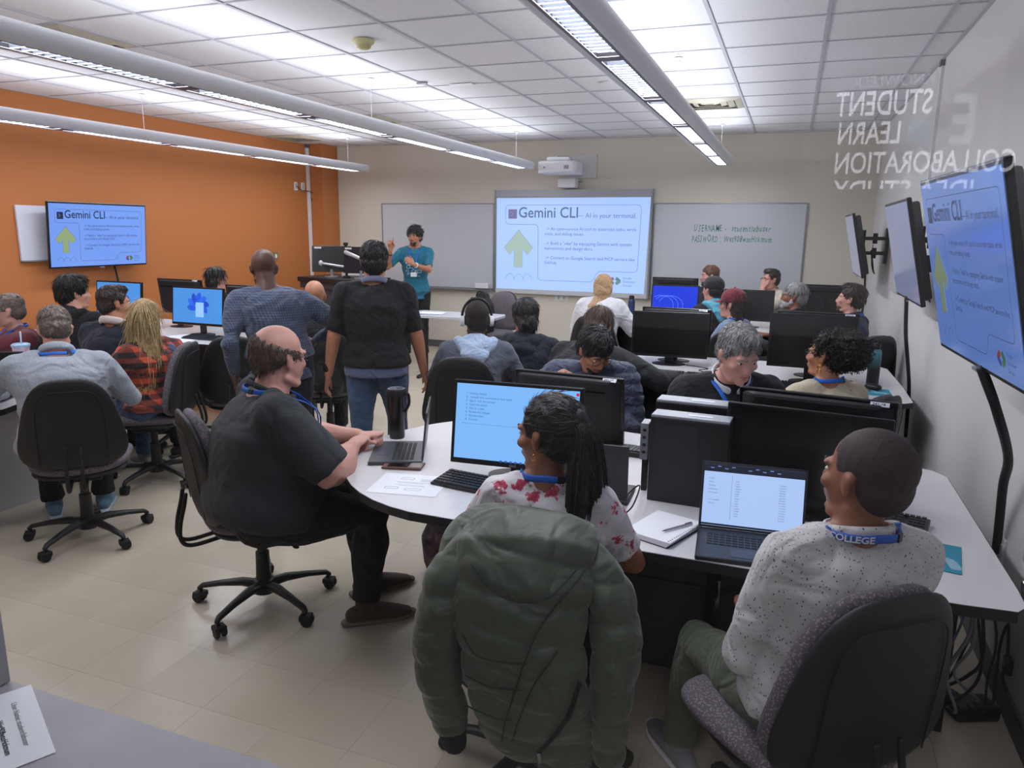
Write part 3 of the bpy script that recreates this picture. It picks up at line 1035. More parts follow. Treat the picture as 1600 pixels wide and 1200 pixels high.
def make_chair(label, group=None):
    r = empty('task_chair', (0, 0, 0), 0, label, 'chair', group)
    # seat cushion and pan
    MB().add(*superpad(.245, .235, .085, lambda x, y, z: (x, y, .455 + z + .35 * x * x * .5 - .25 * max(0, y - .12) ** 2 * 3), taper=.12)).obj('seat', CHAIRF, r, smooth=True)
    MB().add(*superpad(.225, .215, .05, lambda x, y, z: (x, y, .418 + z + .15 * x * x))).obj('seat_pan', CHAIRP, r, smooth=True)
    # backrest cushion, shell
    MB().add(*superpad(.222, .238, .085, back_warp(-.012), taper=-.25, ex=3.4)).obj('backrest', CHAIRF, r, smooth=True)
    sh = MB().add(*superpad(.226, .240, .055, back_warp(.028), taper=-.25, ex=3.4, puff=.5)).obj('back_shell', CHAIRP, r, smooth=True)
    gr = []
    for k in range(33):
        a = PI * k / 32
        x = -.155 * math.copysign(abs(math.cos(a)) ** .45, math.cos(a))
        y = -.19 + .37 * abs(math.sin(a)) ** .35
        gr.append(back_warp(.0565)(x, y, 0))
    MB().sweep(gr, .0022, n=5).obj('shell_groove', BLACKM, sh, smooth=True)
    # J bars
    for s in (-.035, .035):
        m = MB()
        m.sweep(smooth_path([(s, .0, .40), (s, -.16, .385), (s, -.29, .372), (s, -.335, .40), (s, -.335, .47), (s, -.315, .55), (s, -.305, .60)], 5), .009, n=8)
        m.obj('back_bar', BLACKM, r, smooth=True)
    MB().box((0, 0, .385), (.20, .22, .05)).obj('tilt_box', BLACKM, r, bevel=.008)
    MB().sweep([(.08, .06, .385), (.25, .07, .375)], .006, n=8).sweep([(.24, .07, .375), (.29, .07, .374)], .014, .007, n=8).obj('lever', BLACKM, r, smooth=True)
    MB().lathe([(.032, .09), (.034, .12), (.030, .26), (.022, .26), (.022, .385)], n=18).obj('gas_column', BLACKP, r, smooth=True, autosmooth=True)
    MB().lathe([(.02, .055), (.048, .065), (.052, .10), (.045, .125), (.033, .13)], n=20).obj('hub', BLACKP, r, smooth=True, autosmooth=True)
    for k in range(5):
        a = PI / 2 + 2 * PI * k / 5
        A = rotz(a)
        P = [A @ np.array(p) for p in ((.03, 0, .10), (.10, 0, .108), (.20, 0, .098), (.29, 0, .082), (.305, 0, .070))]
        MB().sweep(P, [.026, .024, .019, .016, .012], [.022, .020, .014, .012, .010], R=tuple(A @ np.array((0, 1, 0))), n=12, cap='round').obj('leg', BLACKP, r, smooth=True)
        c = MB()
        ca = rng.uniform(0, 6.28)
        B = rotz(ca)
        base = A @ np.array((.298, 0, 0))
        for s in (-1, 1):
            ax = B @ np.array((0, 1, 0))
            c.sweep([base + B @ np.array((.012, s * .007, .027)), base + B @ np.array((.012, s * .024, .027))], [.027, .025], n=16, R=(0, 0, 1), cap='flat')
        c.box(tuple(base + B @ np.array((.006, 0, .040))), (.05, .05, .024), rz=ca)
        c.sweep([base + (0, 0, .045), base + (0, 0, .078)], .008, n=8, cap='flat')
        c.obj('caster', BLACKM, r, bevel=.003, bseg=1)
    return r


chair0 = make_chair('x')
used = [False]


def chair(x, y, face, label, z=0):
    """face: heading in degrees, 0 = towards the back wall, 90 = towards the orange wall"""
    if not used[0]:
        o = chair0
        used[0] = True
    else:
        o = copy_tree(chair0)
    o.location = (x, y, z)
    o.rotation_euler = (0, 0, math.radians(face))
    o['label'] = label
    return o


CHAIRS = [
    (-3.52, 2.76, 46, 'office chair seen from behind under the man in the heather grey sweater'),
    (-2.14, 2.52, -36, 'office chair of the heavy man in the charcoal shirt, leaning sideways in view'),
    (-3.93, 3.64, 114, 'office chair turned sideways behind the woman in the plaid shirt'),
    (-3.76, 4.30, 34, 'empty office chair with a black shell between the plaid woman and the heavy man'),
    (-3.34, 4.82, 30, 'office chair of the bald seated man, its shell facing the camera'),
    (-1.90, 4.22, 20, 'office chair behind the man with headphones and grey hoodie'),
    (-5.10, 4.15, 60, 'office chair behind the young man in the black hoodie'),
    (-.64, 1.93, 12, 'office chair with the green puffer jacket hung over it'),
    (.10, 1.87, 38, 'office chair in the bottom right corner behind the man in the white shirt'),
    (-.30, 3.86, 170, 'office chair of the grey-haired man, mostly hidden behind the black towers'),
    (.24, 3.95, 60, 'office chair of the curly-haired woman in the cream sweater'),
    (-1.02, 3.95, 175, 'office chair of the man in the blue quilted jacket'),
    (-1.62, 4.86, 10, 'office chair of the person in the navy hoodie'),
    (-1.18, 4.60, -5, 'office chair of the brown-haired person in the black jacket'),
    (-1.62, 6.75, -5, 'office chair of the person in the tan headscarf'),
    (.50, 6.36, 40, 'office chair of the man in the navy shirt by the right wall'),
    (.02, 6.85, 40, 'office chair of the grey-bearded man'),
    (-.48, 6.2, 20, 'office chair of the person in the maroon cap'),
    (-.80, 6.95, 10, 'office chair of the person in the black cap and light blue hood'),
    (-.05, 9.0, 170, 'office chair of the man in the cream shirt by the whiteboard'),
    (-1.0, 9.0, 170, 'office chair of the bearded man by the whiteboard'),
    (-3.35, 8.30, 170, 'office chair pushed to the table beside the presenter, backpack on it'),
    (-4.45, 4.35, -20, 'office chair of the man in the navy jacket with the pale collar'),
    (-5.40, 3.95, 165, 'office chair of the man in maroon at the left edge'),
    (-5.75, 6.55, 180, 'office chair of the black-haired woman by the orange wall'),
]
for c in CHAIRS:
    chair(*c)

# ------------------------------------------------------------------ monitors and computers
TAGW = mat('asset_tag', (214, 216, 222), .5)
TAGB = mat('sticker_blue', (60, 90, 150), .5)
WALLP = mat('wallpaper_screen', (10, 20, 40), .25, emit=(78, 160, 245), estr=.9)
DOCS = mat('document_screen', (20, 30, 50), .25, emit=(130, 190, 255), estr=1.0)
DEEPB = mat('deep_blue_screen', (6, 10, 60), .25, emit=(20, 60, 235), estr=.9)


def flat_text(parent, name, s, size, M, o, m, bold=0.0):
    a, f = text_mb(s, size, bold=bold)
    return MB().add(a, f).xf(M, o).obj(name, m, parent)


FRONT = np.array([[1, 0, 0], [0, 0, -1], [0, 1, 0]])   # XY text -> XZ plane facing -Y
BACKF = np.array([[-1, 0, 0], [0, 0, 1], [0, 1, 0]])   # facing +Y


def monitor(x, y, face, label, content='off', W=.51, H=.315, z=.74, tagtext=None, lift=.09, tilt=6, blue=False):
    """screen faces local -Y, so face 0 shows its screen to the camera"""
    r = empty('computer_monitor', (x, y, z), math.radians(face), label, 'monitor')
    cz = lift + H / 2
    rot = (-math.radians(tilt), 0, 0)
    lo = (0, 0, cz)
    MB().box((0, .011, 0), (W, .022, H)).obj('bezel', TVB, r, bevel=.004, loc=lo, rot=rot)
    m = MB()
    m.prism([(-W * .49, .0), (W * .49, .0), (W * .40, .038), (-W * .40, .038)], -H * .47, H * .47)
    bk = m.obj('rear_shell', BLACKM, r, bevel=.014, loc=(0, .02, cz), rot=rot)
    MB().box((0, .040, H * .30), (W * .72, .005, .006)).obj('vent_line', GLOSSB, bk)
    MB().box((0, .044, -.02), (.12, .02, .12)).obj('stand_mount', BLACKP, bk, bevel=.004)
    sm = {'off': SCREEN_OFF, 'wall': WALLP, 'doc': DOCS, 'deep': DEEPB}[content]
    s = MB().box((0, -.0012, .004), (W - .03, .002, H - .036)).obj('screen', sm, r, loc=lo, rot=rot)
    if content == 'wall':
        for q in range(7):
            a = PI * (q / 6) * 1.25 - .4
            mm = MB(); mm.ell((.01 + .075 * math.cos(a), -.003 - .0001 * q, .01 + .065 * math.sin(a)), (.052, .0005, .026), n=18, M=roty(-a + .5))
            mm.obj('wallpaper_petal', mat('petal%d' % (q % 3), (10, 40, 120), .4, emit=((24, 92, 225), (18, 74, 205), (36, 112, 240))[q % 3], estr=.9), s)
        MB().box((.03, -.0045, -.03), (.09, .0006, .13)).obj('window_panel', mat('panel_pale', (100, 130, 180), .4, emit=(138, 190, 250), estr=.95), s)
    if content == 'deep':
        for q in range(3):
            mm = MB(); mm.sweep([(-.14 + q * .05 + .13 * math.cos(t), -.0028, -.06 + .10 * math.sin(t)) for t in np.linspace(-.3, 2.2 + q * .3, 16)], .0016, .0004, R=(0, 0, 1), n=5)
            mm.obj('wallpaper_line', mat('line_blue', (90, 130, 240), .4, emit=(110, 150, 255), estr=.8), s)
    if content == 'doc':
        k = MB()
        rr = random.Random(3)
        for q, ln in enumerate(('1.  Getting started', '2.  Install the command line tool', '3.  Sign in with the account', '4.  Open the editor', '5.  Ask for a plan', '6.  Review the changes', '7.  Run the tests', '8.  Commit')):
            a, f = text_mb(ln, .011)
            k.add(np.c_[-W / 2 + .055 + a[:, 0] * (1 + .3 * (q == 1)), np.full(len(a), -.0028), H / 2 - .055 - q * .0145 + a[:, 1]], f)
        k.box((-.02, -.0026, H / 2 - .17), (W - .12, .0004, .0008))
        k.obj('document_text', mat('doc_text', (20, 40, 90), .5, emit=(60, 96, 160), estr=.6), s)
        MB().box((W / 2 - .022, -.0026, H / 2 - .027), (.011, .0006, .011)).obj('close_button', mat('close_red', (200, 30, 40), .5, emit=(200, 30, 40), estr=.6), s)
        k = MB()
        for q in range(7):
            k.box((-.05 + q * .02, -.0026, -H / 2 + .022), (.010, .0004, .008))
        k.obj('taskbar_icon', mat('task_icon', (30, 70, 160), .5, emit=(40, 90, 180), estr=.6), s)
        flat_text(s, 'maker_mark', 'ASUS', .012, FRONT, (-.016, -.0022, -H / 2 + .0045), SILVER, .0004)
    if tagtext:
        t = MB().box((-W / 2 + .06, .0, 0), (.062, .002, .020)).obj('asset_tag', TAGW, bk, loc=(0, .0, 0))
        t.location = (0, .028, H * .47 - .004)
        t.rotation_euler = (math.radians(58), 0, 0)
        t.location = (0, .018, H * .475)
        flat_text(t, 'tag_number', tagtext, .015, np.array([[-1, 0, 0], [0, 1e-3, 1], [0, 1, 0]]), (-W / 2 + .084, .0015, -.005), INK, .0004)
    if blue:
        MB().box(((W / 2 - .07) * (1 if blue == 1 else -1), .034, H * .40), (.030, .002, .020)).obj('sticker', TAGB, bk)
        MB().box(((W / 2 - .07) * (1 if blue == 1 else -1), .0355, H * .39), (.024, .001, .007)).obj('sticker_band', TAGW, bk)
    MB().box((0, .055, (cz) / 2), (.06, .022, cz)).obj('stand_neck', BLACKP, r, bevel=.004)
    MB().lathe([(.12, 0), (.12, .006), (.03, .014), (.0, .014)], n=28).xf(np.diag([1, .72, 1])).obj('stand_base', BLACKP, r, loc=(0, .045, 0), smooth=True, autosmooth=True)
    return r


monitor(-.945, 2.575, 4, 'lit monitor showing a pale blue document before the ponytailed woman', 'doc', W=.52, H=.33, lift=.055, tilt=9)
monitor(-.90, 3.18, 176, 'black monitor seen from behind, tagged 241-17, in front of the man with bowed head', tagtext='241-17', blue=2, W=.52, H=.31, lift=.02, tilt=7)
monitor(.09, 2.60, -8, 'switched-off black monitor behind the open laptop on the right', W=.53, H=.32, lift=.055)
monitor(.13, 2.92, 172, 'black monitor seen from behind, tagged 241-18, right of the black towers', tagtext='241-18', blue=1, W=.55, H=.33, lift=.05, tilt=6)
monitor(-.79, 5.40, 4, 'switched-off monitor facing the camera left of the grey-haired man', W=.55, H=.33, lift=.06)
monitor(-.78, 5.66, 178, 'black monitor seen from behind with a white tag, second-row table, left one', tagtext='241-12', W=.52, H=.33, lift=.07)
monitor(.165, 5.10, 0, 'switched-off monitor on the second-row table behind the curly-haired woman', W=.53, H=.35, lift=.10)
monitor(.20, 5.42, 176, 'black monitor seen from behind with a white tag, second-row table, right one', tagtext='241-13', W=.52, H=.34, lift=.10)
monitor(-1.13, 7.95, 0, 'monitor with a vivid blue screen on the third-row table', 'deep', W=.50, H=.31, lift=.10)
monitor(-1.18, 8.30, 178, 'black monitor back showing over the vivid blue screen', W=.50, H=.31, lift=.16)
monitor(-.38, 7.95, 0, 'switched-off monitor between the maroon cap and the grey beard', W=.50, H=.32, lift=.07)
monitor(.30, 8.25, 178, 'black monitor behind the grey-bearded man', W=.48, H=.32, lift=.13)
monitor(-4.93, 5.16, 0, 'monitor with blue flower wallpaper right of the blonde woman', 'wall', W=.58, H=.34, lift=.09)
monitor(-5.86, 5.16, 0, 'monitor with blue screen partly hidden behind the man in the navy jacket', 'wall', W=.56, H=.34, lift=.11)
monitor(-5.52, 5.60, 178, 'black monitor seen from behind, left of the black-haired woman by the orange wall', tagtext='241-05', W=.56, H=.34, lift=.12)
monitor(-4.72, 5.60, 178, 'black monitor seen from behind in front of the black-haired woman', W=.5, H=.34, lift=.09)


def keyboard(x, y, face, label, W=.44, D=.135, z=.7405):
    r = empty('keyboard', (x, y, z), math.radians(face), label, 'keyboard')
    m = MB()
    m.add([(-W / 2, -D / 2, 0), (W / 2, -D / 2, 0), (W / 2, D / 2, 0), (-W / 2, D / 2, 0), (-W / 2, -D / 2, .011), (W / 2, -D / 2, .011), (W / 2, D / 2, .024), (-W / 2, D / 2, .024)], [(3, 2, 1, 0), (4, 5, 6, 7), (0, 1, 5, 4), (1, 2, 6, 5), (2, 3, 7, 6), (3, 0, 4, 7)])
    m.obj('case', BLACKP, r, bevel=.004)
    k = MB()
    rows = 6
    px = (W - .02) / 22
    for q in range(rows):
        y0 = -D / 2 + .016 + q * (D - .03) / (rows - 1)
        zz = .011 + .013 * (y0 + D / 2) / D
        c = 0
        while c < 22:
            wd = 6 if (q == 0 and c == 4) else (2 if (c in (0,) and q in (1, 2)) else 1)
            if c not in (15, 18 if q != 5 else 99):
                k.box((-W / 2 + .01 + (c + wd / 2) * px, y0, zz + .003), (wd * px - .0035, (D - .03) / (rows - 1) - .004, .008))
            c += wd
    k.obj('keycap', mat('keycap', (34, 35, 39), .5), r)['kind'] = 'stuff'
    return r


def mouse(x, y, face, label, z=.7405):
    r = empty('computer_mouse', (x, y, z), math.radians(face), label, 'mouse')
    MB().add(*superpad(.031, .052, .036, lambda a, b, c: (a, b, .0175 + c * (1 if c > 0 else .9)), ex=2.3, puff=.5)).obj('shell', BLACKP, r, smooth=True)
    MB().sweep([(0, .018, .034), (0, .03, .031)], .0035, .004, n=8).obj('scroll_wheel', FIXD, r, smooth=True)
    return r


def cable(pts, label, r_=.0028, m=None):
    mm = MB(); mm.sweep(smooth_path(pts, 7), r_, n=6)
    o = mm.obj('cable', m or BLACKM, smooth=True)
    return tag(o, label, 'cable')


keyboard(-1.0, 2.44, -8, 'black keyboard beneath the lit document monitor')
keyboard(-.70, 3.12, 178, 'black keyboard beneath the monitor tagged 241-17', W=.40)
keyboard(.30, 2.66, -14, 'black keyboard to the right of the laptop, beyond the man in white', W=.40)
keyboard(-.70, 4.98, 0, 'black keyboard on the second-row table, left end')
keyboard(.02, 4.92, 0, 'black keyboard on the second-row table beside the grey-haired man', W=.42)
keyboard(-4.72, 5.00, 0, 'black keyboard below the flower wallpaper monitor', W=.40)
mouse(-.42, 4.98, 5, 'black mouse beside the keyboard on the second-row table')
cable([(-.42, 5.03, .745), (-.44, 5.15, .745), (-.55, 5.25, .745), (-.5, 5.35, .745), (-.7, 5.45, .745)], 'thin black lead behind the mouse on the second-row table')

PADT = mat('teal_pad', (36, 140, 168), .7)
PADW = mat('pad_print', (150, 190, 205), .7)


def mousepad(x, y, face, w_, d_, label):
    r = empty('mouse_pad', (x, y, .7402), math.radians(face), label, 'mouse pad')
    MB().box((0, 0, .0015), (w_, d_, .003)).obj('pad', PADT, r, bevel=.001)
    m = MB()
    m.sweep(smooth_path([(-w_ * .3, d_ * .42, .0034), (-w_ * .05, d_ * .25, .0034), (w_ * .05, -.02, .0034), (w_ * .3, -d_ * .1, .0034), (w_ * .42, -d_ * .35, .0034)], 6), .018, .0003, R=(0, 1, 0), n=6)
    m.obj('pad_print', PADW, r)
    m = MB()
    m.sweep([(.02 * math.cos(a), .02 + .02 * math.sin(a), .0042) for a in np.linspace(0, 5, 14)], .006, .0003, R=(0, 1, 0), n=6)
    m.obj('pad_curl', mat('navy_print', (20, 50, 80), .7), r)
    return r


mousepad(.54, 4.97, 0, .20, .21, 'teal mouse pad on the second-row table by the right wall')
mousepad(.47, 2.42, -10, .17, .22, 'teal and white mouse pad at the right end of the near table')
mouse(.545, 5.03, 60, 'black mouse on the teal pad by the right wall', z=.7445)
cable([(.50, 5.06, .76), (.42, 5.15, .745), (.36, 5.1, .745), (.45, 5.25, .745), (.3, 5.32, .745), (.2, 5.25, .745)], 'curling black mouse lead on the second-row table')

# towers
TW = mat('tower_black', (20, 21, 24), .45)
TS_ = mat('tower_silver', (150, 154, 164), .4)
for x, y, lab in ((-.285, 2.60, 'black desktop computer standing on the near table, front one of two'), (-.295, 2.76, 'black desktop computer standing on the near table, rear one of two')):
    r = empty('desktop_computer', (x, y, .74), math.radians(-3), lab, 'computer')
    h = .315 if y < 2.7 else .335
    MB().box((0, 0, h / 2), (.275, .095, h)).obj('case', TW, r, bevel=.004)
    MB().box((0, 0, h + .003), (.272, .090, .010)).obj('silver_cover', TS_, r, bevel=.002)
    MB().box((.03, -.005, h + .0087), (.085, .022, .0012)).obj('asset_tag', TAGW, r)
    MB().box((-.04, -.0478, h * .5), (.15, .002, h * .86)).obj('side_panel', mat('side_black', (28, 28, 32), .5), r)
r = empty('port_module', (-.455, 2.66, .74), 0, 'small silver port panel left of the black towers', 'computer')
MB().box((0, 0, .20), (.030, .07, .14)).obj('case', SILVER, r, bevel=.002)
for q in range(4):
    MB().box((0, -.036, .16 + q * .028), (.012, .003, .010)).obj('port', BLACKM, r)
MB().box((0, .01, .065), (.02, .03, .13)).obj('stand', BLACKM, r)

# laptops


def laptop(x, y, face, label, W=.30, D=.21, H=.20, open_=100, mt=None, scr=None, content=None, z=.7405):
    r = empty('laptop', (x, y, z), math.radians(face), label, 'laptop')
    mt = mt or mat('laptop_dark', (34, 38, 50), .4)
    MB().box((0, 0, .008), (W, D, .014)).obj('base', mt, r, bevel=.004)
    k = MB()
    for q in range(5):
        for c in range(14):
            k.box((-W / 2 + .03 + (c + .5) * (W - .06) / 14, .078 - q * .019 - .012, .0155), ((W - .06) / 14 - .003, .015, .002))
    k.obj('keycap', mat('keycap_laptop', (12, 14, 20), .5), r)['kind'] = 'stuff'
    MB().box((0, -D / 2 + .05, .0152), (W * .36, .062, .0012)).obj('touchpad', mat('touchpad', (52, 58, 74), .35), r)
    a = math.radians(open_ - 90)
    rot = (-a, 0, 0)
    lo = (0, D / 2 - .004, .016)
    lid = MB().box((0, .004, H / 2), (W, .007, H)).obj('lid', mt, r, bevel=.003, loc=lo, rot=rot)
    sc = MB().box((0, -.0005, H / 2), (W - .016, .002, H - .016)).obj('screen', scr or SCREEN_OFF, lid)
    if content:
        E = lambda n, c, s: mat('lap_' + n, c, .5, emit=c, estr=s)
        MB().box((0, -.0017, H - .020), (W - .016, .0006, .024)).obj('browser_bar', E('bar', (22, 28, 46), .6), lid)
        MB().box((0, -.0017, .012), (W - .016, .0006, .006)).obj('task_bar', E('bar', (22, 28, 46), .6), lid)
        t = MB()
        rr = random.Random(9)
        for q in range(15):
            v, f = text_mb(('docs', 'index', 'notes', 'readme', 'images', 'setup', 'tools', 'scripts')[q % 8], .0058)
            t.add(np.c_[-.055 + v[:, 0], np.full(len(v), -.0026), H - .060 - q * .0080 + v[:, 1]], f)
            v, f = text_mb('%d/%02d/2025' % (1 + q % 11, 3 + q), .0050)
            t.add(np.c_[.080 + v[:, 0], np.full(len(v), -.0026), H - .060 - q * .0080 + v[:, 1]], f)
        for q, s in enumerate(('Home', 'Gallery', 'Desktop', 'Downloads', 'Documents', '', 'This computer', 'Network')):
            v, f = text_mb(s, .0060)
            if len(v):
                t.add(np.c_[-.138 + v[:, 0], np.full(len(v), -.0026), H - .056 - q * .0115 + v[:, 1]], f)
        t.box((-.066, -.0024, H * .48), (.0007, .0004, H * .66))
        t.obj('screen_text', E('text', (56, 84, 140), .5), lid)
        k = MB()
        for q in range(9):
            k.box((-.13 + q * .022 + (q > 3) * .03, -.0026, H - .020 + (q % 2) * .006), (.011, .0004, .003))
        k.obj('toolbar_icon', E('ticon', (120, 150, 210), .5), lid)
    return r


laptop(-.045, 2.24, 4, 'open dark laptop showing a file list in front of the man in the white shirt', W=.325, D=.235, H=.215, open_=104,
       mt=mat('laptop_navy', (28, 32, 44), .35), scr=mat('laptop_screen', (30, 40, 60), .25, emit=(178, 206, 255), estr=.95), content=True)
laptop(-1.53, 2.70, -66, 'open grey laptop seen edge-on beside the black tumbler', W=.31, D=.225, H=.21, open_=96, mt=mat('laptop_grey', (62, 64, 70), .35))
laptop(-.60, 2.56, 182, 'dark laptop seen from behind its lid, right of the ponytailed woman', W=.24, D=.19, H=.21, open_=95, mt=mat('laptop_charcoal', (40, 41, 45), .45))
laptop(-4.22, 2.72, 34, 'dark open laptop at the left edge beside the tumbler with a straw', W=.36, D=.24, H=.23, open_=112, mt=mat('laptop_grey', (62, 64, 70), .35))
cable([(-.50, 2.55, .745), (-.46, 2.50, .80), (-.43, 2.44, .83), (-.44, 2.38, .78), (-.47, 2.36, .745)], 'thin black lead looping right of the dark laptop lid')

# tumblers and bottles
r = empty('travel_mug', (-1.665, 2.93, .74), 0, 'tall black travel mug standing behind the open grey laptop', 'mug')
MB().lathe([(.034, 0), (.036, .01), (.037, .11), (.043, .18), (.044, .20)], n=28).obj('body', mat('mug_black', (12, 12, 14), .28), r, smooth=True, autosmooth=True)
MB().lathe([(.046, .20), (.047, .225), (.042, .235), (.030, .235), (.028, .230)], n=28).obj('lid', BLACKP, r, smooth=True, autosmooth=True)
MB().lathe([(.030, .2355), (.036, .2375), (.041, .2365)], n=28).obj('lid_ring', mat('lid_clear', (120, 122, 130), .2), r, smooth=True)
MB().sweep(smooth_path([(.040, 0, .215), (.062, 0, .214), (.066, 0, .17), (.045, 0, .13)], 5), .007, .005, n=8).obj('handle', BLACKP, r, smooth=True)
r = empty('water_bottle', (.56, 5.25, .74), 0, 'tall water bottle fading from teal to black on the second-row table by the wall', 'bottle')
bt = mat('bottle_teal', (70, 130, 145), .4)
nt, b = nodes_of(bt)
tc = nt.nodes.new('ShaderNodeTexCoord'); sx = nt.nodes.new('ShaderNodeSeparateXYZ'); cr = nt.nodes.new('ShaderNodeValToRGB')
nt.links.new(tc.outputs['Object'], sx.inputs[0]); nt.links.new(sx.outputs['Z'], cr.inputs['Fac']); nt.links.new(cr.outputs['Color'], b.inputs['Base Color'])
cr.color_ramp.elements[0].position = .10; cr.color_ramp.elements[0].color = lin((26, 30, 34)); cr.color_ramp.elements[1].position = .21; cr.color_ramp.elements[1].color = lin((84, 140, 156))
MB().lathe([(.036, 0), (.038, .006), (.038, .20), (.034, .222), (.024, .232)], n=28).obj('body', bt, r, smooth=True, autosmooth=True)
MB().lathe([(.028, .232), (.028, .262), (.022, .270)], n=24).sweep([(-.02, 0, .27), (-.01, 0, .284), (.012, 0, .284), (.022, 0, .268)], .006).obj('cap', BLACKP, r, smooth=True, autosmooth=True)
r = empty('water_bottle', (-1.62, 8.10, .74), 0, 'navy blue bottle on the third-row table left of the vivid blue screen', 'bottle')
MB().lathe([(.036, 0), (.038, .006), (.038, .20), (.030, .225)], n=24).obj('body', mat('bottle_navy', (28, 48, 90), .35), r, smooth=True, autosmooth=True)
MB().lathe([(.028, .225), (.030, .262), (.018, .268)], n=20).obj('cap', BLACKP, r, smooth=True, autosmooth=True)
r = empty('straw_tumbler', (-4.72, 3.36, .74), 0, 'white patterned tumbler with a pale blue lid and straw at the left edge', 'cup')
m_ = mat('tumbler_white', (212, 216, 228), .35, rgb2=(178, 120, 140), vscale=26, var=.05)
MB().lathe([(.036, 0), (.038, .01), (.050, .16), (.051, .17)], n=28).obj('body', m_, r, smooth=True, autosmooth=True)
MB().lathe([(.055, .17), (.056, .182), (.045, .190), (.01, .192)], n=28).obj('lid', mat('lid_blue', (150, 190, 220), .3), r, smooth=True, autosmooth=True)
MB().sweep([(.005, 0, .10), (.012, 0, .27)], .005, n=8, cap='flat').obj('straw', mat('straw_blue', (170, 205, 235), .3), r, smooth=True)

# papers, notebook, phone
paper_sheet((-1.30, 2.375, .7405), math.radians(10), .27, .225, 'white sheet with printed diagrams on the near table',
            lines=[(-.05, .07, .0, .07, .001), (-.05, .05, 0, .05, .001), (-.05, .05, -.05, .07, .001), (0, .05, 0, .07, .001), (.03, .06, .10, .06, .0008), (.03, .05, .09, .05, .0008), (.03, .04, .10, .04, .0008), (-.06, .02, .08, .02, .0008), (-.05, .01, .05, .01, .0008), (-.08, -.06, -.03, -.06, .0012), (-.08, -.04, -.03, -.04, .0012), (-.08, -.06, -.08, -.04, .0012), (-.03, -.06, -.03, -.04, .0012), (.0, -.045, .06, -.045, .001), (.0, -.065, .06, -.065, .001), (0, -.065, 0, -.045, .001), (.06, -.065, .06, -.045, .001), (-.06, -.01, .06, -.01, .0006), (-.04, -.02, .07, -.02, .0006)])
r = empty('smartphone', (-1.425, 2.555, .7405), math.radians(14), 'phone in a reddish brown case in front of the grey laptop', 'phone')
MB().box((0, 0, .005), (.165, .085, .010)).obj('case', mat('phone_case', (104, 62, 52), .5), r, bevel=.004)
MB().box((-.018, 0, .0106), (.085, .066, .0014)).obj('screen', GLOSSB, r)
MB().box((.055, 0, .0106), (.05, .066, .0014)).obj('back_panel', mat('phone_grey', (100, 88, 86), .3), r)
r = empty('notebook', (-.325, 2.295, .7405), math.radians(-22), 'open white notepad with pencil right of the ponytailed woman', 'notebook')
for q in range(6):
    MB().box((q * .0012, 0, .003 + q * .0028), (.165, .225, .0022), rz=q * .01).obj('page', PAPER, r)
MB().box((.0, 0, .0009), (.175, .23, .0016)).obj('cover', BLACKM, r)
m = MB()
for q in range(18):
    m.sweep([(.083 + .006 * math.cos(a), -.10 + q * .0118, .011 + .009 * math.sin(a)) for a in np.linspace(0, 6.28, 9)], .0009, n=4)
m.obj('spiral_binding', FIXD, r)
r = empty('pencil', (-.27, 2.29, .7610), math.radians(-38), 'silver mechanical pencil lying on the open notepad', 'pencil')
MB().sweep([(0, -.06, .004), (0, .055, .004)], [.0035, .004], n=10).obj('barrel', SILVER, r, smooth=True)
MB().sweep([(0, -.075, .004), (0, -.06, .004)], [.0008, .003], n=8).obj('tip', FIXD, r, smooth=True)
MB().box((.0, .04, .009), (.002, .03, .002)).obj('clip', CHROME, r)
for k, (x, y, a) in enumerate(((-4.86, 4.90, 20), (-5.02, 5.0, -15))):
    paper_sheet((x, y, .7405 + k * .002), math.radians(a), .21, .28, ('white sheet below the flower wallpaper monitor, lower one', 'white sheet tucked under the flower wallpaper monitor')[k])
paper_sheet((-3.86, 7.66, .7405), math.radians(8), .30, .22, 'white papers on the table beside the presenter', lay=.006)
r = empty('paper_stack', (-1.52, 7.92, .74), .1, 'stack of white papers on the third-row table near the headscarf', 'papers')
for q in range(5):
    MB().box((.004 * q, 0, .006 + q * .009), (.26, .20, .0075), rz=q * .05).obj('sheet', PAPER, r)
o = MB().box((-1.70, 7.72, .744), (.16, .12, .006)).obj('phone', BLACKP, bevel=.002); tag(o, 'dark phone on the third-row table by the headscarf', 'phone')

# lectern equipment
for x, y, a, lab in ((-5.52, 8.12, 22, 'black monitor on a silver arm on the teacher desk, left one'), (-5.02, 8.02, 2, 'black monitor on the teacher desk beside the presenter, right one')):
    r = empty('arm_monitor', (x, y, 1.08), math.radians(a if a < 90 else a), lab, 'monitor')
    MB().box((0, 0, .23), (.50, .022, .33)).obj('bezel', TVB, r, bevel=.004, rot=(math.radians(-8), 0, 0))
    MB().box((0, .014 if a < 90 else .014, .23), (.42, .02, .26)).obj('rear_shell', BLACKM, r, bevel=.006, rot=(math.radians(-8), 0, 0))
    MB().lathe([(.09, 0), (.09, .012), (.02, .016), (.018, .10)], n=20).obj('base', SILVER, r, smooth=True, autosmooth=True)
    MB().box((-.16, -.02, .37), (.09, .004, .022)).obj('asset_tag', TAGW, r)
SA = mat('arm_silver', (188, 190, 196), .35, metal=.2)
r = empty('monitor_arm', (-5.27, 8.08, 1.08), 0, 'silver articulated monitor arm between the two teacher desk monitors', 'monitor arm')
MB().lathe([(.05, 0), (.05, .02), (.018, .03), (.018, .40), (.03, .41), (.03, .44)], n=16).obj('post', BLACKP, r, smooth=True, autosmooth=True)
MB().sweep([(.02, -.04, .32), (.30, -.14, .25)], [.028, .022], [.022, .018], n=12, R=(0, 0, 1)).obj('arm', SA, r, smooth=True)
MB().sweep([(-.02, -.04, .14), (-.30, -.10, .18)], [.016, .014], n=12).obj('arm', SA, r, smooth=True)
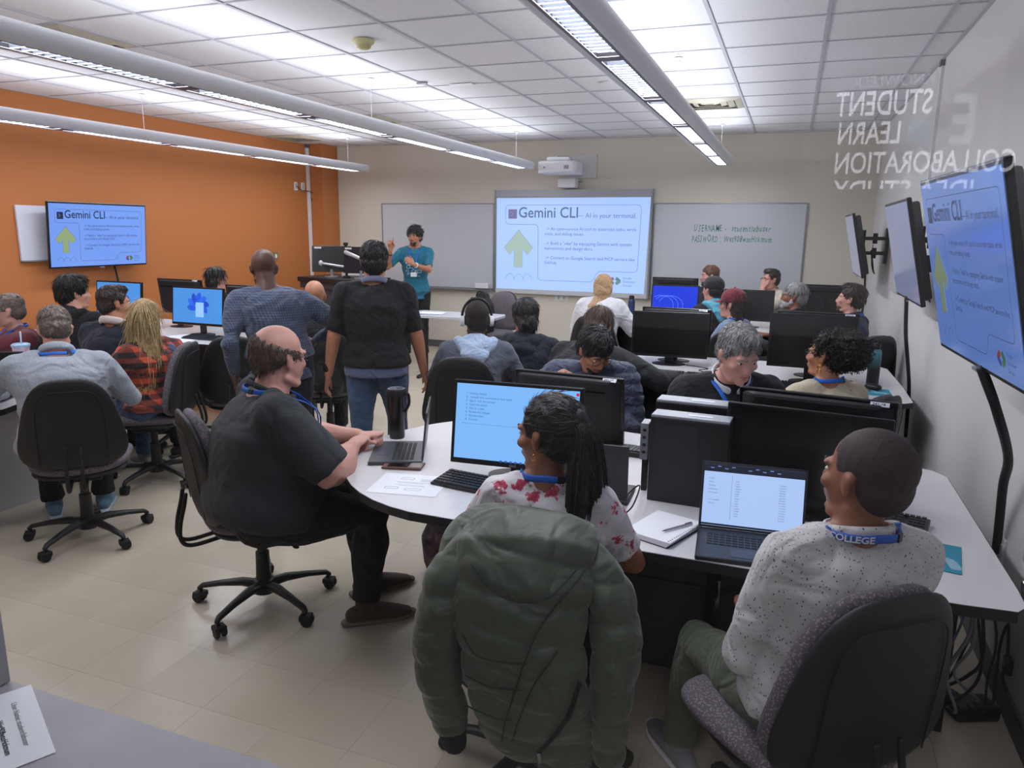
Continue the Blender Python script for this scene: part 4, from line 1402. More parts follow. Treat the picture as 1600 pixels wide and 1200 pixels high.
MB().ell((.31, -.14, .25), (.03, .03, .03)).obj('joint', CHROME, r, smooth=True)
MB().ell((-.31, -.10, .18), (.03, .03, .035)).obj('joint', SA, r, smooth=True)
r = empty('document_camera', (-5.32, 8.36, 1.08), .5, 'cream equipment stand behind the left teacher desk monitor', 'equipment')
MB().box((.0, 0, .015), (.34, .18, .03)).obj('base', WHITEP, r, bevel=.01)
MB().box((.1, .05, .16), (.05, .10, .28)).obj('column', mat('cream_plastic', (196, 190, 170), .5), r, bevel=.01)

# cables under the near table, right
GREYC = mat('grey_cable', (130, 130, 136), .5)
for k in range(7):
    rr = random.Random(40 + k)
    x = .60 + rr.uniform(-.05, .06)
    cable([(x, 2.42 + k * .03, .70), (x + .05, 2.5, .5 + rr.uniform(-.1, .1)), (x + .08 + rr.uniform(-.06, .04), 2.62, .25), (.70 + rr.uniform(-.1, .06), 2.72 + rr.uniform(-.1, .1), .10), (.68 + rr.uniform(-.06, .1), 2.86, .03)],
          ('thinnest black cable in the tangle under the near table end', 'middle grey cable in the tangle under the near table end', 'thick black cable hanging furthest forward in the tangle under the near table end', 'violet cable in the tangle under the near table end', 'black cable beside the violet one under the near table end', 'pale grey thick cable in the tangle under the near table end', 'black cable hanging furthest back under the near table end')[k], .004 + .001 * (k % 3), (BLACKM, GREYC, BLACKM, mat('violet_cable', (92, 90, 130), .5), BLACKM, GREYC, BLACKM)[k])
r = empty('power_adapter', (.74, 2.80, 0), .4, 'black power adapter on the floor under the near table', 'adapter')
MB().box((0, 0, .03), (.16, .10, .055)).obj('body', BLACKP, r, bevel=.012)
cable([(.82, 2.85, .03), (.84, 2.95, .20), (.84, 2.9, .33), (.845, 2.87, .22)], 'black lead running from the power adapter to the wall plug', .005)
r = empty('cable_tray', (.62, 2.40, 0), 0, 'chrome cable hooks under the right end of the near table', 'hooks')
for q in range(2):
    MB().sweep(smooth_path([(-.06 + q * .10, 0, .70), (-.06 + q * .10, -.02, .655), (-.03 + q * .10, -.03, .64), (.0 + q * .10, -.02, .655), (.0 + q * .10, 0, .70)], 5), .010, n=8).obj('hook', CHROME, r, smooth=True)
for (x, y, lab) in ((.50, 5.40, 'black leads under the second-row table by the wall'), (-5.0, 5.45, 'black leads behind the flower wallpaper monitor')):
    cable([(x, y, .70), (x + .1, y + .05, .5), (x - .02, y, .3), (x + .08, y + .03, .1)], lab, .006)

# ------------------------------------------------------------------ backpacks
def remesh_obj(mb, name, m, parent, v=.008, smooth=4, disp=None, sfac=.5):
    me = mb.mesh('tmp', m)
    o = bpy.data.objects.new('tmp', me)
    col.objects.link(o)
    rm = o.modifiers.new('r', 'REMESH')
    rm.mode = 'VOXEL'
    rm.voxel_size = v
    rm.use_smooth_shade = True
    if smooth:
        sm = o.modifiers.new('s', 'SMOOTH')
        sm.factor = sfac
        sm.iterations = smooth
    dg = bpy.context.evaluated_depsgraph_get()
    dg.update()
    out = bpy.data.meshes.new_from_object(o.evaluated_get(dg))
    bpy.data.objects.remove(o)
    bpy.data.meshes.remove(me)
    n = len(out.vertices)
    V = np.empty(n * 3); out.vertices.foreach_get('co', V); V = V.reshape(-1, 3)
    if disp is not None:
        N = np.empty(n * 3); out.vertices.foreach_get('normal', N); N = N.reshape(-1, 3)
        d = disp(V, N)
        V2 = V + N * d[:, None] if d.ndim == 1 else V + d
        out.vertices.foreach_set('co', V2.ravel())
    out.name = name
    out.materials.clear()
    out.materials.append(m)
    out.update()
    ob = bpy.data.objects.new(name, out)
    link(ob, parent)
    return ob


def snoise(V, freq, seed=0, k=10):
    r = np.random.default_rng(seed)
    D = r.normal(size=(k, 3))
    D /= np.linalg.norm(D, axis=1)[:, None]
    fr = freq * r.uniform(.6, 1.6, k)
    ph = r.uniform(0, 6.28, k)
    W = V + .02 * np.sin(V[:, [1, 2, 0]] * freq * .7 + seed)
    return np.sin((W @ D.T) * fr + ph).sum(1) / math.sqrt(k)


BAGM = mat('bag_black', (22, 23, 27), .75, bump=.3, bscale=300)
r = empty('backpack', (-3.45, 8.18, .47), math.radians(170), 'black backpack standing on the chair beside the presenter', 'backpack')
m = MB(); m.sweep([(0, 0, .04), (0, 0, .2), (0, -.01, .34), (0, -.03, .43)], [.16, .17, .155, .09], [.10, .12, .10, .06], n=20)
remesh_obj(m, 'body', BAGM, r, .012, 4)
MB().sweep([(-.0, -.12, .08), (0, -.14, .18), (0, -.12, .26)], [.11, .12, .10], [.03, .04, .02], n=14).obj('front_pocket', BAGM, r, smooth=True)
for s in (-1, 1):
    MB().sweep(smooth_path([(s * .07, .10, .42), (s * .09, .15, .30), (s * .10, .13, .12), (s * .12, .09, .05)], 5), .03, .008, n=8).obj('shoulder_strap', BAGM, r, smooth=True)
MB().sweep(smooth_path([(-.06, .03, .45), (-.03, .03, .50), (.03, .03, .50), (.06, .03, .45)], 5), .010, n=8).obj('grab_handle', BAGM, r, smooth=True)
r = empty('backpack', (-.62, 4.2, 0), 0, 'dark bag slumped on the floor behind the black towers', 'bag')
m = MB(); m.sweep([(0, 0, .08), (.03, 0, .25), (.05, 0, .42)], [.18, .19, .10], [.12, .13, .08], n=18)
remesh_obj(m, 'body', BAGM, r, .014, 4)
MB().sweep(smooth_path([(-.05, 0, .48), (.02, 0, .56), (.10, 0, .47)], 5), .012, n=8).obj('strap', BAGM, r, smooth=True)
r = empty('patterned_bag', (-1.48, 3.12, 0), .3, 'mauve and black patterned bag on the floor under the near table', 'bag')
m = MB(); m.sweep([(0, 0, .07), (0, 0, .2), (0, .02, .33)], [.14, .15, .09], [.09, .10, .06], n=18)
remesh_obj(m, 'body', mat('bag_mauve', (120, 92, 92), .8, rgb2=(44, 36, 42), vscale=14, var=.5, fold=.6), r, .012, 3)
MB().sweep(smooth_path([(-.05, 0, .36), (0, 0, .46), (.05, 0, .36)], 5), .010, n=8).obj('handle', BAGM, r, smooth=True)
# ------------------------------------------------------------------ people
SKIN = {
    'light': mat('skin_light', (214, 160, 142), .5, sss=.12, rgb2=(204, 146, 130), vscale=14, var=.2),
    'pink': mat('skin_pink', (208, 158, 144), .5, sss=.08, rgb2=(200, 144, 132), vscale=12, var=.2),
    'tan': mat('skin_tan', (184, 128, 98), .5, sss=.1, rgb2=(174, 116, 88), vscale=14, var=.2),
    'brown': mat('skin_brown', (150, 98, 72), .5, sss=.08, rgb2=(140, 88, 64), vscale=14, var=.2),
    'deep': mat('skin_deep', (92, 60, 48), .5, sss=.05, rgb2=(82, 52, 42), vscale=14, var=.2),
}
EYEW = mat('eye_white', (222, 216, 210), .25)
IRIS = mat('iris', (42, 28, 20), .2)
LIP = {k: mat('lip_' + k, c, .45) for k, c in (('light', (186, 112, 104)), ('pink', (188, 108, 104)), ('tan', (150, 90, 76)), ('brown', (118, 68, 58)), ('deep', (78, 44, 40)))}
LANY = mat('lanyard_blue', (28, 92, 190), .6)
GLASSF = mat('glasses_frame', (24, 22, 24), .35)
NPEOPLE = [0]


def unit(v):
    v = np.asarray(v, float)
    return v / (np.linalg.norm(v) + 1e-12)


def ik(a, b, l1, l2, pole):
    a, b = np.array(a, float), np.array(b, float)
    d = b - a
    L = np.linalg.norm(d)
    mx = (l1 + l2) * .995
    if L > mx:
        b = a + d / L * mx
        d = b - a
        L = mx
    x = (l1 * l1 - l2 * l2 + L * L) / (2 * L)
    h = math.sqrt(max(l1 * l1 - x * x, 0))
    u = d / L
    p = np.array(pole, float)
    p = p - u * (p @ u)
    p = unit(p)
    return a + u * x + p * h, b


def lerp(a, b, t):
    return np.array(a) * (1 - t) + np.array(b) * t


def hand(mb, W, d, up, s=1.0, curl=.5, point=False, side=1):
    """W wrist, d pointing direction, up = back-of-hand normal, side +1 right hand"""
    d = unit(d); up = np.array(up, float); up = unit(up - d * (up @ d))
    lat = np.cross(d, up) * side          # towards the little finger
    P = lambda a, b, c: W + (d * a + lat * b + up * c) * s
    mb.sweep([P(-.02, 0, 0), P(.02, 0, 0), P(.055, 0, 0), P(.088, 0, 0)], [.025 * s, .033 * s, .041 * s, .040 * s], [.019 * s, .016 * s, .015 * s, .012 * s], R=lat, n=12)
    L = (.070, .078, .073, .058)
    for k in range(4):
        off = -.030 + k * .0200
        base = P(.082 - .004 * abs(k - 1.3), off, 0)
        c = curl
        if point:
            c = .03 if k == 0 else 1.45
        ang = 0.1 * (k - 1.5)
        dd = unit(d + lat * ang * (1 - min(c, 1) * .5))
        pts = [base - dd * .02 * s, base]
        th = 0
        for q, fr in enumerate((.45, .32, .23)):
            th += c * (1.0 if q == 0 else .9)
            v = dd * math.cos(th) - up * math.sin(th)
            pts.append(pts[-1] + v * L[k] * fr * s)
        mb.sweep(pts, [r * s for r in (.0085, .0092, .0085, .0078, .0066)], n=8, R=lat)
    tb = P(.018, -.026, -.004)
    tv = unit(d * .75 - lat * .62 - up * .25)
    tv2 = unit(d * .95 - lat * (.10 if not point else -.5) - up * .25)
    mb.sweep([tb, tb + tv * .042 * s, tb + tv * .042 * s + tv2 * .030 * s, tb + tv * .042 * s + tv2 * .052 * s], [.015 * s, .0115 * s, .010 * s, .008 * s], n=8, R=up)


def person(label, pos, face, seated=True, hz=None, lean=5, side=0, twist=0, hyaw=0, hpitch=0, htilt=0,
           hl=None, hr=None, el=None, er=None, fl=None, fr=None, kl=None, kr=None, s=1.0, st=1.0, g=1.0, hs=1.0, belly=0.0, skin='light',
           shirt=None, sleeve=.55, shirt_name='shirt', pants=None, shoe=None, hair=None, v=.010, headat=None,
           lanyard=False, badge=False, collar=None, glasses=False, beard=None, curl=.5, handpose=None, puff=0.0, hood=None,
           untuck=.10, extra=None, quilt=0, eyes=True, fem=False, neckw=1.0, armf=1.0):
    NPEOPLE[0] += 1
    seed = NPEOPLE[0]
    hz = hz if hz is not None else (.555 if seated else .93 * s)
    sp = .50 * s * st
    a = math.radians(lean); b = math.radians(side)

    def dirv(k):
        return unit((math.sin(b) * k, math.sin(a * k) * 1.0, math.cos(a * k)))
    Pv = np.array((0, 0, hz))
    waist = Pv + dirv(.35) * sp * .28
    chest = waist + dirv(1.0) * sp * .38
    neck = chest + dirv(1.35) * sp * .34
    tw = math.radians(twist)
    Rh = np.array((1.0, 0, 0)); Rs = np.array((math.cos(tw), math.sin(tw), 0))
    if headat is not None and len(headat) > 2:
        hd0 = unit(dirv(.75) + np.array((0, .10, 0)))
        base_z = hz + hd0[2] * .155 * s * (1.0 if hpitch < 25 else .95)
        now = neck[2] - hz
        sp *= max(.6, (headat[2] - base_z) / now)
        waist = Pv + dirv(.35) * sp * .28
        chest = waist + dirv(1.0) * sp * .38
        neck = chest + dirv(1.35) * sp * .34
    spine_t = dirv(1.2)
    shw = (.170 if not fem else .150) * s * (1 + .36 * (g - 1)) + .004
    # the head
    hd = unit(dirv(.75) + np.array((0, .10, 0)))
    Hc = neck + hd * (.155 * s) * (1.0 if hpitch < 25 else .95) + np.array((0, .012, 0))
    HY = rotz(math.radians(hyaw)) @ rotx(-math.radians(hpitch)) @ roty(math.radians(htilt))
    Hc = Hc + rotz(math.radians(hyaw)) @ np.array((0, .0012 * hpitch, -.0004 * hpitch)) * s
    HS = hs * (.96 if fem else 1.0)

    def HP(p):
        return Hc + HY @ (np.array(p, float) * HS)
    F = np.array([[math.cos(math.radians(face)), -math.sin(math.radians(face)), 0], [math.sin(math.radians(face)), math.cos(math.radians(face)), 0], [0, 0, 1]])
    if headat is not None:
        hw_ = F @ Hc
        pos = (headat[0] - hw_[0], headat[1] - hw_[1], 0)
    pos = np.array((pos[0], pos[1], 0.0))
    inv = lambda q: F.T @ (np.array(q, float) - pos)

    def tgt(q, default):
        if q is None:
            return np.array(default, float)
        if len(q) == 4:
            return inv(q[:3])          # world position flagged by a 4th value
        return np.array(q, float)
    SL = neck - Rs * shw - spine_t * .045 * s
    SR = neck + Rs * shw - spine_t * .045 * s
    ua, fa = .285 * s, .255 * s
    if seated:
        dl, dr = (-.17, .36, hz + .20), (.17, .36, hz + .20)
    else:
        dl, dr = (-.26, .06, hz - .10), (.26, .06, hz - .10)
    WL, WR = tgt(hl, dl), tgt(hr, dr)
    pole = np.array((0, -.6, -.6)) if seated else np.array((0, -1, 0))
    EL, WL = ik(SL, WL, ua, fa, pole + np.array((-.55, 0, 0)) if el is None else el)
    ER, WR = ik(SR, WR, ua, fa, pole + np.array((.55, 0, 0)) if er is None else er)
    hj = .092 * s
    HLj, HRj = Pv + (-hj, 0, -.01), Pv + (hj, 0, -.01)
    th, sh_ = .43 * s, .405 * s
    ank = .085
    if seated:
        fdl, fdr = (-.13, .46, ank), (.13, .46, ank)
    else:
        fdl, fdr = (-.10, .02, ank), (.10, .02, ank)
    AL, AR = tgt(fl, fdl), tgt(fr, fdr)
    kp = np.array((0, 1, .35))
    KL, AL = ik(HLj, AL, th, sh_, kp + (-.12, 0, 0) if kl is None else kl)
    KR, AR = ik(HRj, AR, th, sh_, kp + (.12, 0, 0) if kr is None else kr)
    sg = g ** (.5 if g < 1.3 else .62)
    # ---- torso rings
    fr_ = [(-.10, .125, .105), (0, .165, .125), (.14, .160, .120), (.30, .146, .112), (.52, .160, .122), (.74, .176, .122), (.90, .150, .098), (.985, .085, .066)]
    if fem:
        fr_ = [(-.10, .125, .105), (0, .172, .125), (.14, .158, .112), (.32, .128, .100), (.52, .140, .112), (.74, .156, .116), (.90, .130, .088), (.985, .070, .058)]

    def spine_at(t):
        if t < 0:
            return Pv + np.array((0, 0, t * sp))
        if t < .28:
            return lerp(Pv, waist, t / .28)
        if t < .66:
            return lerp(waist, chest, (t - .28) / .38)
        return lerp(chest, neck, (t - .66) / .34)

    def torso(mb, add=0.0, t0=-.10, t1=1.0, flat=False, flare=0.0):
        pts, ws, ds, RR = [], [], [], []
        ts = [q for q in fr_ if t0 - 1e-6 <= q[0] <= t1 + 1e-6]
        if ts[0][0] > t0 + .02 or t0 < -.10:
            q = fr_[0] if t0 < 0 else ts[0]
            ts = [(t0, max(q[1], .150) + flare, max(q[2], .118) + flare)] + [x for x in ts if x[0] > t0]
        for (t, w_, d_) in ts:
            bel = belly * math.exp(-((t - .30) / .28) ** 2)
            c = spine_at(t)
            hipadd = .022 * min(1, max(0, (.20 - t) / .14)) * (1 if seated else .9) if add > .008 else 0
            k = t if t > 0 else 0
            R_ = unit(Rh * (1 - k) + Rs * k)
            f_ = np.cross(np.array((0, 0, 1.0)), R_)
            pts.append(c + f_ * bel * .55)
            g_ = g if t < .8 else g ** .6
            ws.append(w_ * s * g_ + bel * .6 + add + hipadd); ds.append(d_ * s * g_ + bel * .8 + add + hipadd * 1.3); RR.append(R_)
        mb.sweep(pts, ws, ds, R=np.array(RR), n=22, cap='flat')
        for S_ in (SL, SR):
            c_ = lerp(neck, S_, .60) - spine_t * .055 * s
            c2 = lerp(neck, S_, .86) - spine_t * .075 * s
            mb.ell(c2, (.062 * s * sg + add, .070 * s * sg + add, .085 * s * sg + add * .5), 14, 9)
            mb.ell(c_, (.082 * s * sg + add, .074 * s * sg + add, .095 * s + add * .5), 16, 10, M=np.column_stack((Rs, np.cross(np.array((0, 0, 1.0)), Rs), (0, 0, 1.0))))

    A_ = (.060, .048, .041, .034, .026)     # deltoid, mid upper arm, elbow, mid forearm, wrist

    def arm(mb, S, E, W, add=0.0, frac=1.0, cuff=0.0, n=12):
        k = sg * s * (1 + (armf - 1) * .5)
        pts = [lerp(S, E, 0), lerp(S, E, .25), lerp(S, E, .6), E, lerp(E, W, .3), lerp(E, W, .7), W]
        rad = [A_[0] * k, A_[0] * .95 * k, A_[1] * k * armf ** .5, A_[2] * k * armf ** .8, A_[3] * 1.12 * k * armf ** .8, A_[3] * .86 * k, A_[4] * (1 + (sg - 1) * .6) * s]
        cum = [0, .14, .34, .55, .70, .88, 1.0]
        P_, R_ = [], []
        for i in range(7):
            if cum[i] <= frac + 1e-6:
                P_.append(pts[i]); R_.append(rad[i] + add)
            else:
                t = (frac - cum[i - 1]) / (cum[i] - cum[i - 1])
                if t > .02:
                    P_.append(lerp(pts[i - 1], pts[i], t)); R_.append(rad[i - 1] * (1 - t) + rad[i] * t + add + cuff)
                break
        if len(P_) < 2:
            return P_[-1]
        # smooth the elbow
        mb.sweep(P_, R_, n=n, R=(0.3, .2, .93), cap='round' if frac >= 1 and add == 0 else 'flat')
        mb.ell(S, (A_[0] * .98 * k + add,) * 3, 12, 8)
        if frac > .6:
            mb.ell(E, (A_[2] * 1.03 * k + add,) * 3, 12, 8)
        return P_[-1]

    def leg(mb, H, K, A, add=0.0, frac=1.0):
        k = sg * s
        e = lerp(K, A, frac)
        pts = [H, lerp(H, K, .35), lerp(H, K, .75), K, lerp(K, e, .35), lerp(K, e, .75), e]
        rad = [.092 * k, .085 * k, .062 * k, .054 * k, .054 * k, .042 * s, .036 * s]
        if add:
            rad = [r_ + add for r_ in rad]
            rad[5] = max(rad[5], .050 * s + add * .7); rad[6] = max(rad[6], .052 * s + add)
        mb.sweep(pts, rad, n=14, R=(1, 0, 0), cap='round' if not add else 'flat')
        mb.ell(K, (rad[3] * 1.02,) * 3, 12, 8)
        mb.ell(H, (rad[0] * 1.0,) * 3, 12, 8)

    # ---- body mesh
    m = MB()
    torso(m, 0.0)
    m.sweep([neck - spine_t * .03, lerp(neck, Hc, .45), HP((0, -.02, -.02))], [.066 * s * neckw * sg, .054 * s * neckw * sg, .052 * HS], [.056 * s * neckw * sg, .052 * s * neckw * sg, .056 * HS], R=HY @ np.array((1, 0, 0)), n=14)
    for S in (SL, SR):
        m.sweep([lerp(neck, Hc, .18), lerp(neck, S, .55) + spine_t * .012, S], [.040 * s, .048 * s, .050 * s], n=12)
    arm(m, SL, EL, WL); arm(m, SR, ER, WR)
    leg(m, HLj, KL, AL); leg(m, HRj, KR, AR)
    for A, K in ((AL, KL), (AR, KR)):
        m.sweep([A, A + (0, .03, -.03), A + (0, .12, -.05)], [.036, .036, .03], [.034, .03, .022], n=10)
    hp = handpose or {}
    dL = hp.get('dl', None); dR = hp.get('dr', None)
    fh = unit(WL - EL); fh2 = unit(WR - ER)
    upl = hp.get('ul', (0, 0, 1) if seated else (-1, 0, 0)); upr = hp.get('ur', (0, 0, 1) if seated else (1, 0, 0))
    hsz = .98 * s * (.92 if fem else 1.0)
    hand(m, WL + fh * .012, fh if dL is None else dL, upl, hsz, hp.get('cl', curl), hp.get('pl', False), -1)
    hand(m, WR + fh2 * .012, fh2 if dR is None else dR, upr, hsz, hp.get('cr', curl), hp.get('pr', False), 1)
    # head
    jw = (.9 if fem else 1.0) * (1 + .25 * (g - 1))
    E_ = lambda c, r_, n=16, k=11, M=None: m.ell(HP(c), tuple(q * HS for q in r_), n, k, M=HY if M is None else HY @ M)
    E_((0, -.018, .034), (.074, .095, .084))
    E_((0, .020, -.020), (.064 * jw, .068, .088), 18, 13)
    E_((0, .030, -.072), (.046 * jw, .050, .040))
    E_((0, .066, -.098), (.020 * jw, .020, .016))
    for q in (-1, 1):
        E_((q * .028, .072, .020), (.026, .014, .009))
        E_((q * .042, .058, -.022), (.022, .022, .018))
        E_((q * .076, -.006, -.008), (.008, .018, .031), 12, 8, M=roty(q * .12) @ rotz(q * .45))
        E_((q * .079, -.012, .006), (.008, .015, .018), 10, 7, M=rotz(q * .6))
        m.sweep([HP((q * .050 * jw, -.005, -.070)), HP((q * .034 * jw, .045, -.095))], .016 * HS, n=10)
        E_((q * .009, .093, -.036), (.008, .008, .007), 10, 7)
    m.sweep([HP((0, .081, .014)), HP((0, .090, -.010)), HP((0, .100, -.030))], [.008 * HS, .0085 * HS, .0095 * HS], n=10)
    E_((0, .078, -.062), (.026, .012, .014), 12, 8)
    body = remesh_obj(m, 'person', SKIN[skin], None, v, 3)
    body.location = pos
    body.rotation_euler = (0, 0, math.radians(face))
    tag(body, label, 'person')
    # lips, eyes, brows
    if eyes:
        lm = MB()
        lm.sweep([HP((-.022, .081, -.062)), HP((-.011, .0865, -.0595)), HP((0, .0880, -.0605)), HP((.011, .0865, -.0595)), HP((.022, .081, -.062))], [.001, .0035, .004, .0035, .001], [.001, .0035, .004, .0035, .001], R=HY @ np.array((0, 0, 1)), n=8)
        lm.sweep([HP((-.018, .080, -.068)), HP((0, .0865, -.070)), HP((.018, .080, -.068))], [.001, .0045, .001], n=8)
        lm.obj('lips', LIP[skin], body, smooth=True)
        for q in (-1, 1):
            e = MB(); e.ell(HP((q * .030, .0722, .002)), tuple(k * HS for k in (.0125, .0082, .0055)), 14, 9, M=HY)
            e = e.obj('eye', EYEW, body, smooth=True)
            ii = MB(); ii.ell(HP((q * .030, .0783, .002)), tuple(k * HS for k in (.0054, .0030, .0050)), 10, 7, M=HY)
            ii.obj('iris', IRIS, e, smooth=True)
    if skin and hair is not None and eyes:
        hm = hair.get('mat')
        if not hair.get('nobrow'):
            for q in (-1, 1):
                bm_ = MB(); bm_.sweep([HP((q * .012, .088, .020)), HP((q * .030, .086, .025)), HP((q * .046, .076, .020))], [.003, .0045, .002], [.0015, .003, .001], R=HY @ np.array((0, 0, 1)), n=7)
                bm_.obj('eyebrow', hm, body, smooth=True)
    # ---- hair
    if hair is not None:
        make_hair(body, HP, HY, HS, hair, seed, v)
    if beard is not None:
        bb = MB()
        q = HS
        bb.ell(HP((0, .030, -.070)), (.057 * jw * q, .061 * q, .050 * q), 18, 12, M=HY)
        bb.ell(HP((0, .066, -.098)), (.030 * q, .030 * q, .026 * q), 14, 9, M=HY)
        for k in (-1, 1):
            bb.sweep([HP((k * .063 * jw, .008, -.020)), HP((k * .062 * jw, .012, -.055))], [.008 * q, .014 * q], [.012 * q, .02 * q], n=10)
        bb.sweep([HP((-.028, .078, -.058)), HP((-.010, .092, -.049)), HP((.010, .092, -.049)), HP((.028, .078, -.058))], [.006, .0065, .0065, .006], n=8)
        if beard.get('thin'):
            bb = MB()
            bb.ell(HP((0, .031, -.074)), (.0490 * jw * q, .0530 * q, .043 * q), 18, 12, M=HY)
            bb.ell(HP((0, .064, -.098)), (.0215 * q, .0222 * q, .0180 * q), 14, 9, M=HY)
            bb.sweep([HP((-.024, .080, -.055)), HP((0, .0935, -.049)), HP((.024, .080, -.055))], [.004, .0045, .004], n=8)
        remesh_obj(bb, 'beard', beard['mat'], body, .0045, 2, disp=lambda V, N: .0012 * snoise(V, 260, seed))
    # ---- clothes
    add = .011 + puff
    m = MB()
    t0 = (-untuck / sp * 1.0 if untuck else .0) if not seated else -.07
    torso(m, add, t0=min(t0, -.02), t1=.985, flare=.004, flat=not seated)
    m.ell(neck - spine_t * .015, ((.088 * sg + add * .6) * s, (.070 * sg + add * .5) * s, .035 * s), 16, 9)
    for S in (SL, SR):
        m.sweep([lerp(neck, Hc, .06) - spine_t * .01, lerp(neck, S, .55) + spine_t * .016, S], [.038 * s + add * .4, .048 * s + add * .7, .052 * s + add], n=12)
    endl = arm(m, SL, EL, WL, add, sleeve, .006 if sleeve < .7 else 0)
    endr = arm(m, SR, ER, WR, add, sleeve, .006 if sleeve < .7 else 0)
    fq = 30 if not quilt else quilt

    def cloth_disp(V, N):
        d = .0036 * snoise(V, 20, seed) + .0024 * snoise(V * (1, 1, 1.6), 46, seed + 9)
        if quilt:
            # horizontal channels along the torso axis
            z = V[:, 2]
            d = d + .011 * (np.abs(np.sin(z * quilt)) ** .5 - .6)
        return d
    if shirt is not None:
        sh = remesh_obj(m, shirt_name, shirt, body, max(v * 1.05, .008) * (1.25 if g > 1.3 else 1), 12, disp=cloth_disp, sfac=.6)
        if collar is not None:
            c = MB()
            n_ = 20
            cc = lerp(neck, Hc, .14)
            ax = unit(Hc - neck)
            pts, RR = [], []
            for k in range(n_ + 1):
                t = 2 * PI * (k / n_) * .90 + PI / 2 + PI * .10
                o_ = Rs * math.cos(t) + np.cross(ax, Rs) * math.sin(t)
                pts.append(cc + o_ * (.064 * s * sg + .012) + ax * (.004 + .012 * (1 if math.sin(t) < 0 else -.6) * abs(math.sin(t))))
                RR.append(ax)
            c.sweep(pts, collar.get('h', .018), collar.get('t', .005), R=np.array(RR), n=8)
            c.obj('collar', collar['mat'], sh, smooth=True)
        if hood is not None:
            c = MB()
            bk = np.cross(spine_t, Rs) * -1.0
            bk = unit(-np.cross(np.array((0, 0, 1.0)), Rs))
            c.sweep([neck - Rs * .11 + bk * .02 + spine_t * .02, neck - Rs * .07 + bk * .085 + spine_t * .0, neck + bk * .115 - spine_t * .03, neck + Rs * .07 + bk * .085, neck + Rs * .11 + bk * .02 + spine_t * .02], [.035, .048, .055, .048, .035], [.028, .034, .036, .034, .028], n=14, R=(0, 0, 1))
            c.sweep([neck + bk * .06 + spine_t * .03, neck + bk * .13 - spine_t * .05, neck + bk * .135 - spine_t * .14], [.09, .095, .03], [.03, .035, .012], n=14, R=Rs)
            remesh_obj(c, 'hood', hood, sh, .009, 4, disp=lambda V, N: .005 * snoise(V, 34, seed + 3))
        if hp.get('cuffs'):
            for (E1, W1) in ((EL, WL), (ER, WR)):
                u_ = unit(W1 - E1)
                MB().sweep([W1 - u_ * .03, W1 - u_ * .004], .034 * s, n=14, cap='flat').obj('cuff', hp['cuffs'], sh, smooth=True)
    if pants is not None:
        m = MB()
        torso(m, .004, t0=-.10, t1=.14)
        leg(m, HLj, KL, AL, .011, .94); leg(m, HRj, KR, AR, .011, .94)
        remesh_obj(m, 'trousers', pants, body, max(v * 1.15, .010), 4, disp=lambda V, N: .0035 * snoise(V, 24, seed + 5) + .0015 * snoise(V, 60, seed))
    if shoe is not None:
        for A, K in ((AL, KL), (AR, KR)):
            fw = unit(np.array((A[0] * .8, 1, 0)) * (1, 1, 0)) if not hp.get('toe') else unit(hp['toe'])
            base = np.array((A[0], A[1], A[2] - ank + .0))
            up_ = np.array((0, 0, 1.0))
            c = MB()
            q = s
            c.sweep([base - fw * .055 * q + up_ * .045, base + up_ * .055, base + fw * .07 * q + up_ * .045, base + fw * .135 * q + up_ * .034, base + fw * .175 * q + up_ * .028],
                    [.034 * q, .042 * q, .046 * q, .046 * q, .034 * q], [.032 * q, .042 * q, .034 * q, .024 * q, .016 * q], n=16, R=np.cross(fw, up_))
            c.sweep([A + up_ * .03, base + up_ * .06], [.044 * q, .045 * q], n=14)
            sh1 = c.obj('shoe', shoe[0], body, smooth=True)
            c = MB()
            c.sweep([base - fw * .085 * q + up_ * .013, base + up_ * .013, base + fw * .08 * q + up_ * .013, base + fw * .15 * q + up_ * .014, base + fw * .200 * q + up_ * .018],
                    [.030 * q, .040 * q, .049 * q, .048 * q, .026 * q], .013, n=16, R=np.cross(fw, up_))
            c.obj('sole', shoe[1], sh1, smooth=True)
    # ---- lanyard
    if lanyard:
        m = MB()
        ax = unit(Hc - neck)
        fwd_ = np.cross(np.array((0, 0, 1.0)), Rs)
        cc = lerp(neck, Hc, .34 if collar is None else .30)
        pts = []
        RR = []
        rx, ry = (.064 * s * sg + .014 + puff * .5, .062 * s * sg + .016 + puff * .5) if collar is None else (.066 * s * sg + .026, .066 * s * sg + .027)
        for k in range(15):
            t = -PI * .02 - PI * .96 * k / 14
            o_ = Rs * math.cos(t) * rx + fwd_ * math.sin(t) * ry
            pts.append(cc + o_ - ax * (.006 + .008 * abs(math.cos(t))))
            RR.append(ax)
        e1, e0 = pts[-1], pts[0]
        cf = spine_at(.60) + fwd_ * (.124 * s * g + add + .020 + belly * .2)
        cm = spine_at(.86) + fwd_ * (.108 * s * g + add + .016)
        left = [cm - Rs * .045, cf - Rs * .006]
        right = [cm + Rs * .045, cf + Rs * .006]
        full = right[::-1] + pts + left
        RRf = [Rs] * 2 + RR + [Rs] * 2
        m.sweep(smooth_path(full, 3), .0105, .0022, R=np.repeat(np.array(RRf), 3, axis=0)[:len(smooth_path(full, 3))], n=8)
        ly = m.obj('lanyard', LANY, body, smooth=True)
        ck = MB(); ck.box(tuple(pts[4] + unit(pts[4] - cc) * .002), (.022, .006, .020), M=np.column_stack((unit(pts[5] - pts[3]), unit(pts[4] - cc), ax))); ck.obj('clip', BLACKP, ly)
